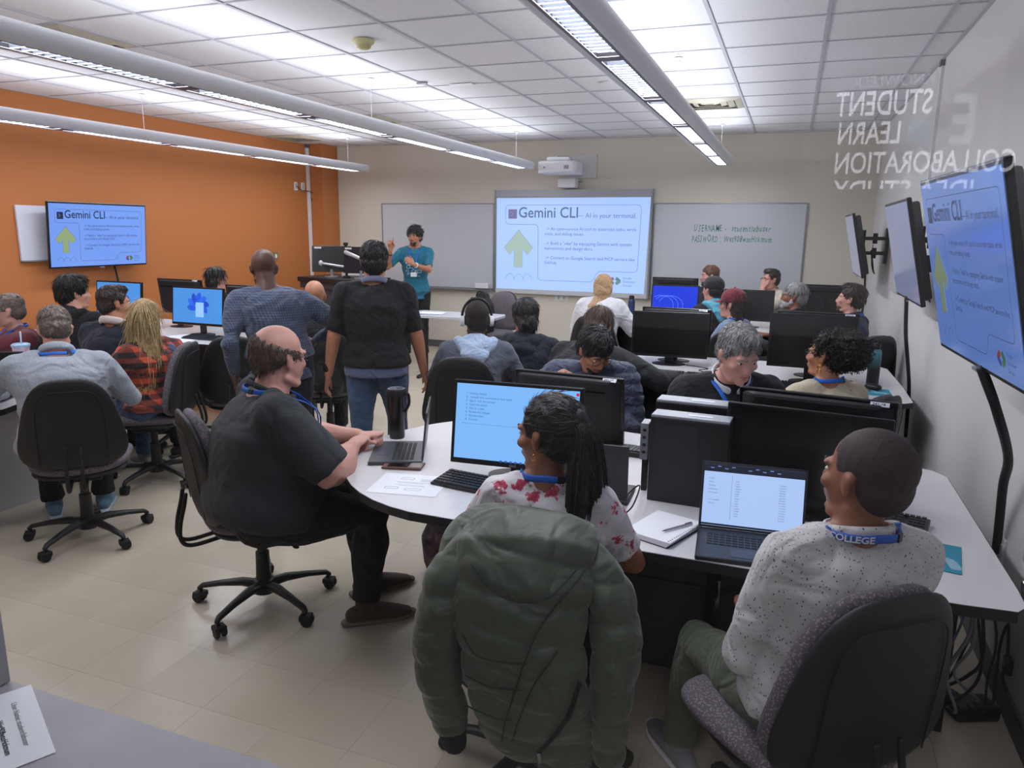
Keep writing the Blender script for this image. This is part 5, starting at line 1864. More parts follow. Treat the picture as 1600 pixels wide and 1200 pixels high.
        if badge:
            c = cf - np.array((0, 0, .10)) + fwd_ * .012
            MB().sweep([cf, c + np.array((0, 0, .04))], .003, n=6).obj('clip_strap', LANY, ly)
            MB().box(tuple(c), (.075, .004, .055), M=np.column_stack((Rs, fwd_, (0, 0, 1)))).obj('name_badge', PAPER, ly)
    if glasses:
        m = MB()
        for q in (-1, 1):
            ring = [HP((q * .031 + .021 * math.cos(t), .094, .003 + .016 * math.sin(t))) for t in np.linspace(0, 2 * PI, 17)]
            m.sweep(ring, .0017, n=6)
            m.sweep([HP((q * .052, .092, .008)), HP((q * .072, .050, .008)), HP((q * .080, -.004, .004)), HP((q * .078, -.018, -.010))], .0017, n=6)
        m.sweep([HP((-.010, .095, .006)), HP((.010, .095, .006))], .0017, n=6)
        gl = m.obj('glasses', GLASSF, body, smooth=True)
    if extra:
        extra(body, dict(HP=HP, HY=HY, HS=HS, Hc=Hc, neck=neck, Rs=Rs, WL=WL, WR=WR, EL=EL, ER=ER, SL=SL, SR=SR, spine_at=spine_at, s=s, fwd=np.cross(np.array((0, 0, 1.0)), Rs), sp=sp, ax=spine_t))
    return body


def make_hair(body, HP, HY, HS, hair, seed, v):
    kind = hair['kind']
    hm = hair['mat']
    th = hair.get('t', .010)
    m = MB()
    q = HS

    def E(c, r_, n=20, k=13, M=None):
        m.ell(HP(c), tuple(x * q for x in r_), n, k, M=HY if M is None else HY @ M)
    if kind in ('short', 'curly', 'long', 'pony', 'bun'):
        E((0, -.024, .044), (.074 + th, .089 + th, .078 + th))
        E((0, -.050, -.004), (.070 + th * .7, .062 + th, .072))
        for s_ in (-1, 1):
            m.sweep([HP((s_ * .066, .022, .045)), HP((s_ * .070, .018, .012))], [.012 * q, .008 * q], [.020 * q, .012 * q], n=10, R=HY @ np.array((1, 0, 0)))
        if hair.get('top'):
            E((0, .010, .092), (.062, .075, .030 + hair['top']))
        if hair.get('fringe'):
            E((0, .052, .070), (.058, .030, .026))
    elif kind == 'buzz':
        E((0, -.022, .038), (.077, .095, .084))
        E((0, -.050, -.004), (.071, .060, .070))
    elif kind == 'fringe_bald':
        # ring of hair round the back and sides
        for t in np.linspace(-2.25, 2.25, 15):
            y_, x_ = -math.cos(t) * .088 - .018, math.sin(t) * .071
            m.sweep([HP((x_ * .93, y_ * .94, .088 - .026 * abs(t))), HP((x_, y_, .055 - .016 * abs(t))), HP((x_ * .99, y_ * .98, .0)), HP((x_ * .92, y_ * .90, -.055 + .028 * abs(t)))], [.006 * q, .018 * q, .018 * q, .012 * q], [.003 * q, .011 * q, .013 * q, .009 * q], n=8, R=unit(np.cross(HY @ np.array((x_, y_, 0)), (0, 0, 1))))
    if kind == 'curly':
        r_ = random.Random(seed)
        for c in range(hair.get('n', 60)):
            a = r_.uniform(0, 2 * PI); b = r_.uniform(-.35, 1)
            rr = math.sqrt(max(0, 1 - b * b))
            pt = np.array((rr * math.cos(a) * (.078 + th), -.026 + rr * math.sin(a) * (.090 + th), .044 + b * (.082 + th)))
            if pt[1] > .055 and pt[2] < .075:
                continue
            k = r_.uniform(.014, .022) * hair.get('curl', 1)
            m.ell(HP(pt), (k, k, k), 8, 6)
    if kind == 'long' or kind == 'pony' or kind == 'bun':
        for p in hair.get('tubes', []):
            m.sweep([HP(x) for x in p[0]], [x * q for x in p[1]], [x * q for x in p[2]], R=HY @ np.array((1, 0, 0)), n=18)
    for e in hair.get('ell', []):
        E(*e)
    amp = {'short': .0016, 'buzz': .0004, 'fringe_bald': .0012, 'curly': .004, 'long': .0022, 'pony': .0016, 'bun': .002}[kind]
    ho = remesh_obj(m, 'hair', hm, body, .0055 if v < .009 else .008, 3, disp=lambda V, N: amp * snoise(V, 120 if kind != 'curly' else 190, seed) + amp * .6 * snoise(V * (1, 1, .25), 300, seed + 1))
    # locks lying on the surface
    me = ho.data
    n = len(me.vertices)
    V = np.empty(n * 3); me.vertices.foreach_get('co', V); V = V.reshape(-1, 3)
    N = np.empty(n * 3); me.vertices.foreach_get('normal', N); N = N.reshape(-1, 3)
    cnt = hair.get('locks', 500 if v < .009 else 220)
    if kind == 'buzz':
        cnt = 0
    if cnt:
        rr = np.random.default_rng(seed)
        idx = rr.integers(0, n, cnt)
        L0 = hair.get('len', .035)
        wd = hair.get('wd', .0035)
        crown = HP((0, -.035, .125))
        dn = HY @ np.array((0, -.15, -1.0))
        verts, faces = [], []
        for i in idx:
            p, nn = V[i], N[i]
            if kind == 'curly':
                f = rr.normal(size=3)
            else:
                f = unit(p - crown) * .6 + dn * .8 + rr.normal(size=3) * hair.get('mess', .22)
                if 'to' in hair and (HY.T @ (p - HP((0, 0, 0))))[1] > -.105:
                    f = unit(HP(hair['to']) - p) + rr.normal(size=3) * .05
                if kind in ('short', 'fringe_bald') and (HY.T @ (p - HP((0, 0, 0))))[1] > .02:
                    f = f + (HY @ np.array((hair.get('part', .5), .6, .3)))
            f = f - nn * (f @ nn)
            f = unit(f)
            sdir = np.cross(nn, f)
            L = L0 * rr.uniform(.6, 1.3)
            k0 = len(verts)
            lift = hair.get('lift', .002)
            for t, wv in ((0, .6), (.35, 1), (.7, .8), (1, .1)):
                cen = p + f * L * t + nn * (lift * math.sin(t * 2.6) + .0008 - .0035 * t * t)
                if kind == 'curly':
                    cen = p + f * L * math.sin(t * 2.4) * .6 + nn * (.004 + .010 * math.sin(t * 3.0))
                verts += [cen - sdir * wd * wv, cen + sdir * wd * wv, cen + nn * wd * .55 * wv]
            for a in range(3):
                o_ = k0 + a * 3
                for b in range(3):
                    c_ = (b + 1) % 3
                    faces.append((o_ + b, o_ + c_, o_ + 3 + c_, o_ + 3 + b))
        old = [tuple(p.vertices) for p in me.polygons]
        nm = bpy.data.meshes.new('hair')
        nm.from_pydata(V.tolist() + [tuple(x) for x in verts], [], old + [tuple(j + n for j in f) for f in faces])
        nm.materials.append(hm)
        nm.polygons.foreach_set('use_smooth', [True] * len(nm.polygons))
        nm.update()
        ho.data = nm
        bpy.data.meshes.remove(me)
    return ho


def hairmat(name, c, c2=None, rough=.42):
    return mat('hair_' + name, c, rough, rgb2=c2 or tuple(min(255, int(x * 1.5) + 6) for x in c), vscale=70, var=.2, bump=.7, bscale=90, bstretch=(3, 3, .5))
# ------------------------------------------------------------------ cloth materials
def cloth(name, c, rough=.85, c2=None, fold=.5, bump=.35, bscale=500, fscale=9, sheen=.15, vscale=8, var=.2):
    return mat('cloth_' + name, c, rough, rgb2=c2, bump=bump, bscale=bscale, fold=fold, fscale=fscale, sheen=sheen, vscale=vscale, var=var)


def grid_cloth(name, c1, c2, c3, f, soft=False):
    """two-direction stripes: plaid (c3 where both cross) or a fine check"""
    m = cloth(name, c1, fold=.5)
    nt, b = nodes_of(m)
    L = nt.links.new
    tc = nt.nodes.new('ShaderNodeTexCoord')
    sx = nt.nodes.new('ShaderNodeSeparateXYZ')
    L(tc.outputs['Object'], sx.inputs[0])

    def band(sock, mul, off=0.0, th=0.0):
        a = nt.nodes.new('ShaderNodeMath'); a.operation = 'MULTIPLY_ADD'; a.inputs[1].default_value = mul; a.inputs[2].default_value = off
        L(sock, a.inputs[0])
        s_ = nt.nodes.new('ShaderNodeMath'); s_.operation = 'SINE'; L(a.outputs[0], s_.inputs[0])
        g = nt.nodes.new('ShaderNodeMath'); g.operation = 'GREATER_THAN'; g.inputs[1].default_value = th; L(s_.outputs[0], g.inputs[0])
        return g.outputs[0]
    ad = nt.nodes.new('ShaderNodeMath'); ad.operation = 'ADD'
    L(sx.outputs['X'], ad.inputs[0]); L(sx.outputs['Y'], ad.inputs[1])
    h = band(ad.outputs[0], f * .85)
    v_ = band(sx.outputs['Z'], f)
    sm = nt.nodes.new('ShaderNodeMath'); sm.operation = 'ADD'; L(h, sm.inputs[0]); L(v_, sm.inputs[1])
    hf = nt.nodes.new('ShaderNodeMath'); hf.operation = 'MULTIPLY'; hf.inputs[1].default_value = .5; L(sm.outputs[0], hf.inputs[0])
    r = nt.nodes.new('ShaderNodeValToRGB')
    r.color_ramp.interpolation = 'CONSTANT'
    r.color_ramp.elements[0].position = 0; r.color_ramp.elements[0].color = lin(c1)
    r.color_ramp.elements[1].position = .75; r.color_ramp.elements[1].color = lin(c3)
    e = r.color_ramp.elements.new(.25); e.color = lin(c2)
    L(hf.outputs[0], r.inputs['Fac']); L(r.outputs['Color'], b.inputs['Base Color'])
    return m


def spot_cloth(name, base, spots, scale, thr, c3=None):
    m = cloth(name, base, fold=.6, fscale=8)
    nt, b = nodes_of(m)
    L = nt.links.new
    tc = nt.nodes.new('ShaderNodeTexCoord')
    v = nt.nodes.new('ShaderNodeTexVoronoi'); v.inputs['Scale'].default_value = scale
    if c3 is None:
        mp = nt.nodes.new('ShaderNodeMapping'); mp.inputs['Scale'].default_value = (1, 1, .6)
        mp.inputs['Rotation'].default_value = (.4, .3, .2)
        L(tc.outputs['Object'], mp.inputs['Vector']); L(mp.outputs['Vector'], v.inputs['Vector'])
    else:
        nz = nt.nodes.new('ShaderNodeTexNoise'); nz.inputs['Scale'].default_value = 60
        mx = nt.nodes.new('ShaderNodeMix'); mx.data_type = 'VECTOR'; mx.inputs[0].default_value = .06
        L(tc.outputs['Object'], nz.inputs['Vector']); L(tc.outputs['Object'], mx.inputs[4]); L(nz.outputs['Color'], mx.inputs[5]); L(mx.outputs[1], v.inputs['Vector'])
    r = nt.nodes.new('ShaderNodeValToRGB')
    r.color_ramp.elements[0].position = thr; r.color_ramp.elements[0].color = lin(spots)
    r.color_ramp.elements[1].position = thr + .04; r.color_ramp.elements[1].color = lin(base)
    if c3:
        e = r.color_ramp.elements.new(thr * .55); e.color = lin(c3)
    L(v.outputs['Distance'], r.inputs['Fac']); L(r.outputs['Color'], b.inputs['Base Color'])
    return m


C_CHAR = cloth('charcoal', (42, 45, 50), fold=.5, fscale=6, sheen=.05)
C_BLACK = cloth('black', (15, 16, 20), sheen=.03)
C_BLACKT = cloth('black_trousers', (11, 12, 15), fold=.6, sheen=.03)
C_JEANS = cloth('jeans', (48, 70, 104), c2=(72, 96, 132), vscale=9, var=.1, fold=.6)
C_DJEANS = cloth('dark_jeans', (34, 40, 52), fold=.6)
C_NAVY = cloth('navy', (20, 26, 42), sheen=.05)
C_HEATHER = cloth('heather_grey', (172, 178, 188), c2=(132, 140, 152), vscale=240, var=.3, fold=.6, fscale=6)
C_PLAID = grid_cloth('plaid', (192, 78, 48), (112, 46, 36), (34, 30, 34), 92)
C_CHECK = grid_cloth('blue_check', (84, 94, 118), (70, 80, 104), (50, 58, 80), 420)
C_WHITE_DOT = spot_cloth('white_dotted', (214, 212, 213), (74, 72, 80), 125, .16)
C_FLORAL = spot_cloth('floral', (214, 210, 216), (196, 92, 112), 17, .30, (176, 50, 84))
C_TEAL = cloth('teal', (16, 106, 132), fold=.5)
C_GREY = cloth('hoodie_grey', (92, 100, 112))
C_LTBLUE = cloth('light_blue', (176, 196, 224), fold=.7)
C_MAROON = cloth('maroon', (96, 34, 44))
C_WHITE = cloth('white', (222, 222, 228))
C_CREAM = cloth('cream', (206, 196, 180), bump=.7, bscale=160)
C_KNIT = cloth('cream_knit', (196, 184, 160), bump=1.0, bscale=110, fold=.3)
C_BLUEP = cloth('blue_puffer', (56, 66, 92), rough=.55, fold=.6, fscale=14)
C_DNAVY = cloth('deep_navy', (30, 38, 76))
C_GREEN = cloth('olive', (84, 92, 72), fold=.6)
C_TANS = cloth('headscarf', (192, 156, 118), fold=.8, fscale=12)
C_CAPR = cloth('cap_maroon', (112, 28, 42), fold=0, bump=.3)
C_CYAN = cloth('cyan', (96, 176, 204), fold=.7)
C_DGREY = cloth('jacket_dark', (34, 36, 40), fold=.5, sheen=.05)
SH_BLUE = (cloth('shoe_blue', (86, 120, 142), fold=0), mat('sole_pale', (176, 190, 200), .6))
SH_BROWN = (cloth('shoe_brown', (74, 56, 44), fold=0), mat('sole_tan', (112, 98, 84), .6))
SH_BLACK = (cloth('shoe_black', (20, 20, 22), fold=0), mat('sole_black', (26, 26, 28), .6))
SH_GREY = (cloth('shoe_grey', (120, 120, 126), fold=0), mat('sole_white', (206, 206, 210), .6))
H_BLACK = hairmat('black', (18, 16, 17), (34, 31, 33))
H_BROWN = hairmat('brown', (62, 46, 36), (88, 68, 54))
H_DBROWN = hairmat('dark_brown', (38, 30, 27), (60, 48, 42))
H_BLONDE = hairmat('blonde', (158, 130, 86), (196, 170, 124), .38)
H_GREY = hairmat('grey', (112, 110, 110), (158, 156, 156))
H_BRGREY = hairmat('brown_grey', (92, 80, 72), (124, 112, 102))
H_BUZZ = mat('hair_buzz', (44, 34, 34), .7, rgb2=(62, 48, 46), vscale=160, var=.2, bump=.3, bscale=600)
H_BUZZD = mat('hair_buzz_dark', (28, 20, 18), .8, rgb2=(40, 28, 24), vscale=160, var=.2, bump=.3, bscale=600)
WHITEBEARD = hairmat('white', (136, 136, 138), (190, 190, 192))


def capx(mat_, brim=True):
    def f(body, d):
        HP, HY, q = d['HP'], d['HY'], d['HS']
        m = MB()
        m.ell(HP((0, -.020, .058)), (.092 * q, .106 * q, .082 * q), 24, 14, M=HY)
        m.sweep([HP((0, -.020, .026)), HP((0, -.020, .050))], [.093 * q, .093 * q], [.107 * q, .107 * q], R=HY @ np.array((1, 0, 0)), n=28, cap='flat')
        c = remesh_obj(m, 'cap', mat_, body, .006, 2)
        MB().ell(HP((0, -.020, .142)), (.009, .009, .005), 10, 6).obj('button', mat_, c, smooth=True)
        if brim:
            v, f_ = [], []
            n = 16
            for zz in (0, -.004):
                for r_ in (0, 1):
                    for k in range(n + 1):
                        t = PI * k / n
                        x = .074 * math.cos(t) * (1 - .10 * r_)
                        y = .060 + (.022 if not r_ else .085) * math.sin(t) ** .8
                        v.append(HP((x, y, .034 + zz - .10 * (x * x) * 12 * .5 - .012 * r_)))
            N = n + 1
            for k in range(n):
                f_.append((k, k + 1, N + k + 1, N + k)); f_.append((2 * N + k, 3 * N + k, 3 * N + k + 1, 2 * N + k + 1))
                f_.append((N + k, N + k + 1, 3 * N + k + 1, 3 * N + k))
            MB().add(v, f_).obj('brim', mat_, c, smooth=True)
            a, fc = text_mb('A', .03, align='CENTER')
            w2 = np.array([HP((.096 + 0 * p[0], -.03 + p[0], .05 + p[1])) for p in a])
    return f


def puffs(c1):
    return c1


# 1 big man in the chair
def big_extra(body, d):
    # shirt breast pocket and rolled neckline
    pass


person('heavy balding man with glasses in a charcoal short-sleeved shirt, sitting in an office chair', (0, 0), -42,
       headat=(-1.93, 2.45, 1.18), lean=9, hyaw=20, hpitch=4, s=1.03, g=1.50, belly=.085, skin='pink', shirt=C_CHAR, sleeve=.55, pants=C_BLACKT, shoe=SH_BROWN,
       hair={'kind': 'fringe_bald', 'mat': hairmat('thin_brown', (66, 52, 44), (98, 80, 68)), 'len': .026, 'locks': 600, 'mess': .08, 'wd': .002, 'lift': .0008}, v=.0065,
       armf=1.35, hr=(-1.68, 2.58, .79, 1), hl=(-1.76, 2.74, .79, 1), er=np.array((.95, -.16, -.45)), el=np.array((-.6, -.1, -.7)), lanyard=True, glasses=True, collar={'mat': C_CHAR, 'h': .012, 't': .006},
       fl=(-.10, .50, .085), fr=(.16, .40, .085), curl=.95, hs=1.12)
# 2 ponytail woman
PONY = [
    ([(0, -.105, .052), (0, -.125, .020), (0, -.130, -.06), (.01, -.125, -.16), (.015, -.115, -.27), (.02, -.10, -.36)], [.028, .040, .064, .082, .088, .060], [.028, .034, .042, .044, .038, .022]),
]


def pony_extra(body, d):
    HP, HY = d['HP'], d['HY']
    MB().sweep([HP((0, -.100, .064)), HP((0, -.112, .048))], .027, n=14).obj('hair_tie', BLACKM, body, smooth=True)
    for q in (-1, 1):
        m = MB(); m.ell(HP((q * .081, -.004, -.042)), (.004, .004, .004), 8, 6); m.sweep([HP((q * .081 + .0 * a, -.004 + .007 * math.cos(a), -.052 + .007 * math.sin(a))) for a in np.linspace(0, 6.28, 10)], .0014, n=5)
        m.obj('earring', mat('gold', (214, 170, 100), .25, metal=1), body, smooth=True)
    # ponytail strands
    r_ = random.Random(4)
    m = MB()
    for k in range(150):
        a = r_.uniform(0, 2 * PI); q = r_.uniform(.75, 1.08)
        pts, ws = [], []
        for (c, w_, dd) in zip(*PONY[0]):
            pts.append(HP((c[0] + math.cos(a) * w_ * q, c[1] + math.sin(a) * dd * q - .002, c[2])))
        L = r_.uniform(.7, 1.06)
        last = pts[-1]; pts.append(last + (HY @ np.array((r_.uniform(-.03, .03), r_.uniform(-.02, .02), -.07 * L))))
        sp_ = smooth_path(pts, 3)
        m.sweep(sp_, [.0022 + .0006 * r_.random()] * (len(sp_) - 2) + [.0012, .0004], n=3, cap='flat')
    m.obj('ponytail_strands', H_BLACK, body, smooth=True)['kind'] = 'stuff'


person('woman with a black ponytail and floral white top on the jacket-draped chair', (0, 0), 12,
       headat=(-.625, 1.985, 1.115), lean=3, hyaw=62, hpitch=2, s=.96, g=.95, fem=True, skin='brown', shirt=C_FLORAL, sleeve=.42, pants=C_DJEANS, shoe=SH_BLACK,
       hair={'kind': 'pony', 'mat': H_BLACK, 't': .007, 'tubes': PONY, 'locks': 900, 'len': .05, 'wd': .0020, 'mess': .08, 'lift': .0006, 'to': (0, -.11, .055)}, v=.0065, lanyard=True,
       hr=(.20, .34, .60), hl=(-.20, .36, .70), er=np.array((.9, -.5, -.6)), hs=1.04, extra=pony_extra)


# 3 white dotted shirt man
def white_extra(body, d):
    ax = unit(d['Hc'] - d['neck'])
    cc = lerp(d['neck'], d['Hc'], .30)
    rad = .066 * d['s'] * 1.01 + .0305
    a, f = text_mb('COLLEGE', .021, bold=.0006)
    L = a[:, 0].max()
    P = []
    for p in a:
        t = -PI * .90 + p[0] / L * PI * .34
        o_ = d['Rs'] * math.cos(t) + d['fwd'] * math.sin(t)
        P.append(cc + o_ * rad - ax * (.006 + .008 * abs(math.cos(t))) + ax * (p[1] - .007))
    MB().add(np.array(P), f).obj('lanyard_lettering', WHITEP, body)


person('man with close-cropped hair, speckled white shirt and blue lanyard in the bottom right chair', (0, 0), 28,
       headat=(.205, 1.85, 1.135), lean=-3, side=7, hyaw=24, hpitch=-4, s=.97, g=1.02, belly=.02, skin='brown', armf=.95, shirt=C_WHITE_DOT, sleeve=.93, pants=C_GREEN, shoe=SH_GREY,
       hair={'kind': 'buzz', 'mat': H_BUZZ}, v=.0065, lanyard=True, collar={'mat': C_WHITE_DOT, 'h': .018, 't': .006},
       hl=(-.08, .24, .66), hr=(.10, .26, .66), el=np.array((-.6, -.6, -.9)), fl=(-.16, .46, .085), fr=(.10, .50, .085), hs=1.03, neckw=1.05, extra=white_extra)
# 4 grey sweater
person('man with short brown hair in a heather grey sweater at the left', (0, 0), 48,
       headat=(-3.72, 2.85, 1.15), lean=17, side=0, hyaw=8, hpitch=22, s=1.03, g=1.18, skin='light', shirt=C_HEATHER, sleeve=.93, pants=C_BLACKT, shoe=SH_BLUE,
       hair={'kind': 'short', 'mat': H_BRGREY, 't': .006, 'len': .018, 'mess': .4, 'locks': 900, 'wd': .002}, v=.0085, lanyard=True, collar={'mat': C_HEATHER, 'h': .022, 't': .007},
       hl=(-.26, .40, .80), hr=(.16, .42, .80), el=np.array((-.9, -.4, -.4)), er=np.array((.8, -.4, -.6)))
# 5 blonde
BL = [([(0, -.02, .07), (0, -.055, .0), (0, -.070, -.10), (0, -.100, -.22), (0, -.120, -.36)], [.080, .094, .105, .108, .080], [.080, .072, .052, .042, .026])]
person('woman with long straight blonde hair in an orange and black plaid shirt', (0, 0), 76,
       headat=(-3.86, 3.59, 1.10), lean=1, hyaw=-50, hpitch=0, s=.97, g=1.08, fem=True, skin='light', shirt=C_PLAID, sleeve=.95, pants=C_JEANS, shoe=SH_GREY,
       hair={'kind': 'long', 'mat': H_BLONDE, 't': .010, 'tubes': BL, 'locks': 1500, 'len': .11, 'wd': .0026, 'mess': .07, 'lift': .001}, v=.0085, hs=1.02)
# 6 standing man in black
person('standing man in a black short-sleeved shirt and blue jeans, back to the camera', (0, 0), 28, seated=False,
       headat=(-2.39, 3.97, 1.50), lean=2, hyaw=2, s=.955, g=1.20, skin='tan', shirt=C_BLACK, sleeve=.50, pants=C_JEANS, shoe=SH_BLACK,
       hair={'kind': 'short', 'mat': H_BLACK, 't': .010, 'len': .03, 'locks': 900, 'mess': .3}, v=.0075, untuck=.02, collar={'mat': cloth('collar_lilac', (112, 116, 146), fold=0), 'h': .018, 't': .005},
       hl=(-.30, .0, .79), hr=(.30, .06, .78), fl=(-.10, -.02, .085), fr=(.14, .14, .085), curl=.35,
       extra=lambda body, d: (MB().sweep([d['WL'] + (0, 0, .05), d['WL'] + (0, 0, .035)], .031, n=14).obj('wristband', BLACKM, body, smooth=True),
                              remesh_obj(MB().sweep([d['spine_at'](-.17), d['spine_at'](-.02)], [.198, .200], [.158, .160], n=24, cap='flat'), 'undershirt', cloth('under_lilac', (96, 104, 138)), body, .010, 3)))
# 7 presenter


def pres_extra(body, d):
    q = d
    MB().sweep([q['WL'] - (q['WL'] - q['EL']) * .10, q['WL'] - (q['WL'] - q['EL']) * .16], .034, n=14, cap='flat').obj('wrist_watch', WHITEP, body, smooth=True)
    MB().sweep([q['WR'] - (q['WR'] - q['ER']) * .22, q['WR'] - (q['WR'] - q['ER']) * .26], .034, n=12, cap='flat').obj('bracelet', BLACKM, body, smooth=True)
    # white line drawing and letters on the chest
    m = MB()
    rr = random.Random(2)
    cz = q['spine_at'](.55)

    def on(x, z):
        tt = x / .175
        y = .141 * math.sqrt(max(0, 1 - tt * tt)) + .006
        return cz + np.array((x, y, z))
    for (cx, cz_, r_, a0, a1) in ((.07, .02, .022, 0, 6), (.03, -.01, .020, 1, 5), (.085, -.04, .018, 0, 5), (.05, .06, .018, 2, 6.3), (-.03, -.05, .02, 0, 6.3), (.0, -.03, .02, 1, 5), (.06, -.085, .024, 0, 3.4), (.09, .07, .014, 0, 6.3)):
        m.sweep([on(cx + r_ * math.cos(t), cz_ + r_ * math.sin(t)) for t in np.linspace(a0, a1, 12)], .0022, n=5)
    for (xa, za, xb, zb) in ((-.02, -.02, -.09, -.02), (-.09, -.02, -.09, -.05), (-.09, -.05, -.04, -.05), (.0, -.08, -.08, -.10), (.08, .04, .02, .04), (-.02, .01, -.09, .01)):
        m.sweep([on(xa + (xb - xa) * t, za + (zb - za) * t) for t in np.linspace(0, 1, 5)], .0022, n=5)
    a, f = text_mb('Dev', .06, align='CENTER', bold=.002)
    m.add(np.array([on(.055 - p[0], .07 + p[1]) + (0, .001, 0) for p in a]), f)
    m.obj('shirt_print', mat('print_white', (216, 226, 232), .7), body)


person('person presenting in a teal printed t-shirt, one finger raised before the whiteboard', (0, 0), -160, seated=False,
       headat=(-4.49, 8.45, 1.60), lean=0, hyaw=-16, s=.985, g=1.0, skin='tan', shirt=C_TEAL, sleeve=.46, pants=C_BLACKT, shoe=SH_BLACK,
       hair={'kind': 'curly', 'mat': H_BLACK, 't': .012, 'curl': .9, 'n': 80, 'len': .025, 'wd': .003}, beard={'mat': H_BLACK, 'thin': True}, v=.0056, lanyard=True, badge=True,
       hr=(-4.66, 8.13, 1.44, 1), er=np.array((.6, .1, -1.0)), hl=(-4.34, 8.14, 1.27, 1), el=np.array((-.8, -.3, -1.0)),
       handpose={'dr': (0.02, .05, 1.0), 'ur': (.2, -1, 0), 'pr': True, 'dl': (.75, .25, .65), 'ul': (-.3, .9, .3), 'cl': .6}, fl=(-.10, .0, .085), fr=(.13, .05, .085), extra=pres_extra)
# 8 leaning bald man in blue
person('tall bald man in a blue checked shirt, standing and leaning forward', (0, 0), 34, seated=False,
       headat=(-3.04, 3.75, 1.455), lean=16, side=-9, hyaw=12, hpitch=20, s=1.03, g=1.06, skin='deep', shirt=C_CHECK, sleeve=.95, pants=C_NAVY, shoe=SH_BLACK, untuck=.14,
       hair=None, v=.0085, hl=(-.27, .05, .80), hr=(.20, .24, .98), er=np.array((1, -.35, -.15)), el=np.array((-.1, -1, .2)), hz=.94, eyes=False)
# 9 bald seated
person('seated bald man in a black jacket with a white collar, before the teacher desk', (0, 0), 30,
       headat=(-3.31, 4.64, 1.20), lean=6, hyaw=2, hpitch=6, s=1.0, skin='tan', shirt=C_BLACK, sleeve=.93, pants=C_DGREY, shoe=SH_GREY, hair=None, lanyard=True, v=.010, collar={'mat': C_WHITE, 'h': .016, 't': .005}, eyes=False,
       hl=(-.2, .38, .8), hr=(.2, .38, .8))
# 10 headphones man
def headphones(d, body=None):
    HP, HY = d['HP'], d['HY']
    r = empty('headphones', (0, 0, 0), 0, 'grey and white headphones worn by the man in the grey sweatshirt', 'headphones')
    A = rotz(body.rotation_euler.z)
    o = np.array(body.location)
    W_ = lambda p: A @ HP(p) + o
    m = MB(); m.sweep([W_((.092 * math.cos(t), -.005, .015 + .118 * math.sin(t))) for t in np.linspace(.1, PI - .1, 16)], .005, .009, n=8, R=A @ (HY @ np.array((0, 1, 0))))
    m.obj('headband', BLACKP, r, smooth=True)
    for q in (-1, 1):
        m = MB(); m.sweep([W_((q * .080, -.006, -.008)), W_((q * .104, -.006, -.008))], [.034, .032], n=20, cap='flat')
        m.obj('ear_cup', WHITEP, r, smooth=True, autosmooth=True)


person('man with over-ear headphones and a pale blue hood over a grey sweatshirt', (0, 0), 18,
       headat=(-1.81, 4.21, 1.15), lean=6, hyaw=10, hpitch=2, s=.98, skin='deep', shirt=C_GREY, sleeve=.93, pants=C_DJEANS, shoe=SH_BLACK, hood=C_LTBLUE, v=.009,
       hair={'kind': 'buzz', 'mat': H_BUZZD}, hl=(-.2, .38, .8), hr=(.2, .38, .8), eyes=False, extra=lambda body, d: headphones(d, body))
# 11 navy hoodie
BUN = [([(0, -.085, .02), (0, -.10, -.04), (0, -.085, -.10)], [.05, .07, .055], [.04, .045, .035])]
person('person with black hair tied low and a navy hoodie beside the headphones man', (0, 0), 14,
       headat=(-1.65, 4.66, 1.13), lean=8, hyaw=16, hpitch=2, s=1.0, g=1.15, skin='brown', shirt=C_NAVY, sleeve=.95, pants=C_DJEANS, shoe=SH_BLACK, hood=C_NAVY, v=.009,
       hair={'kind': 'bun', 'mat': H_BLACK, 't': .014, 'tubes': BUN, 'locks': 500, 'len': .05, 'mess': .4}, hl=(-.2, .38, .8), hr=(.2, .38, .8))


# 12 headscarf
def scarf(body, d):
    HP, HY, q = d['HP'], d['HY'], d['HS']
    m = MB()
    m.ell(HP((0, -.020, .036)), (.088 * q, .104 * q, .098 * q), 22, 14, M=HY)
    m.sweep([HP((0, -.03, .02)), HP((0, -.05, -.06)), HP((0, -.05, -.115))], [.088, .082, .064], [.088, .078, .062], n=20, R=HY @ np.array((1, 0, 0)))
    for s_ in (-1, 1):
        m.sweep([HP((s_ * .070, .02, .05)), HP((s_ * .066, .045, -.03)), HP((s_ * .03, .05, -.10))], [.022, .022, .03], n=12)
    m.sweep([HP((-.03, -.09, -.12)), d['neck'] + (-.06, -.12, -.03), d['neck'] + (-.08, -.15, -.15), d['neck'] + (-.08, -.145, -.26)], [.05, .05, .045, .03], [.03, .02, .014, .010], n=14, R=(1, 0, 0))
    remesh_obj(m, 'headscarf', C_TANS, body, .008, 3, disp=lambda V, N: .003 * snoise(V, 40, 3))


person('person in a tan headscarf and white top, back to the camera before the slide', (0, 0), 4,
       headat=(-1.66, 6.90, 1.18), lean=14, hyaw=0, hpitch=6, s=.96, g=1.1, fem=True, skin='light', shirt=C_WHITE, sleeve=.95, pants=C_DJEANS, shoe=SH_BLACK, hair=None, v=.011, eyes=False,
       hl=(-.15, .42, .79), hr=(.25, .40, .79), extra=scarf, puff=.02)
# 13 brown hair black jacket
person('person with light brown hair in a black jacket, bent over the second-row table', (0, 0), -14,
       headat=(-1.10, 4.52, 1.115), lean=20, hyaw=0, hpitch=24, s=1.0, g=1.15, skin='light', shirt=C_DGREY, sleeve=.95, pants=C_DJEANS, shoe=SH_BLACK, hood=C_DGREY, v=.010,
       hair={'kind': 'short', 'mat': H_BROWN, 't': .012, 'len': .06, 'mess': .10, 'locks': 600, 'wd': .0025}, hr=(-.62, 4.62, .80, 1), hl=(-.2, .38, .8), er=np.array((1, -.2, -.4)), puff=.015, eyes=False)
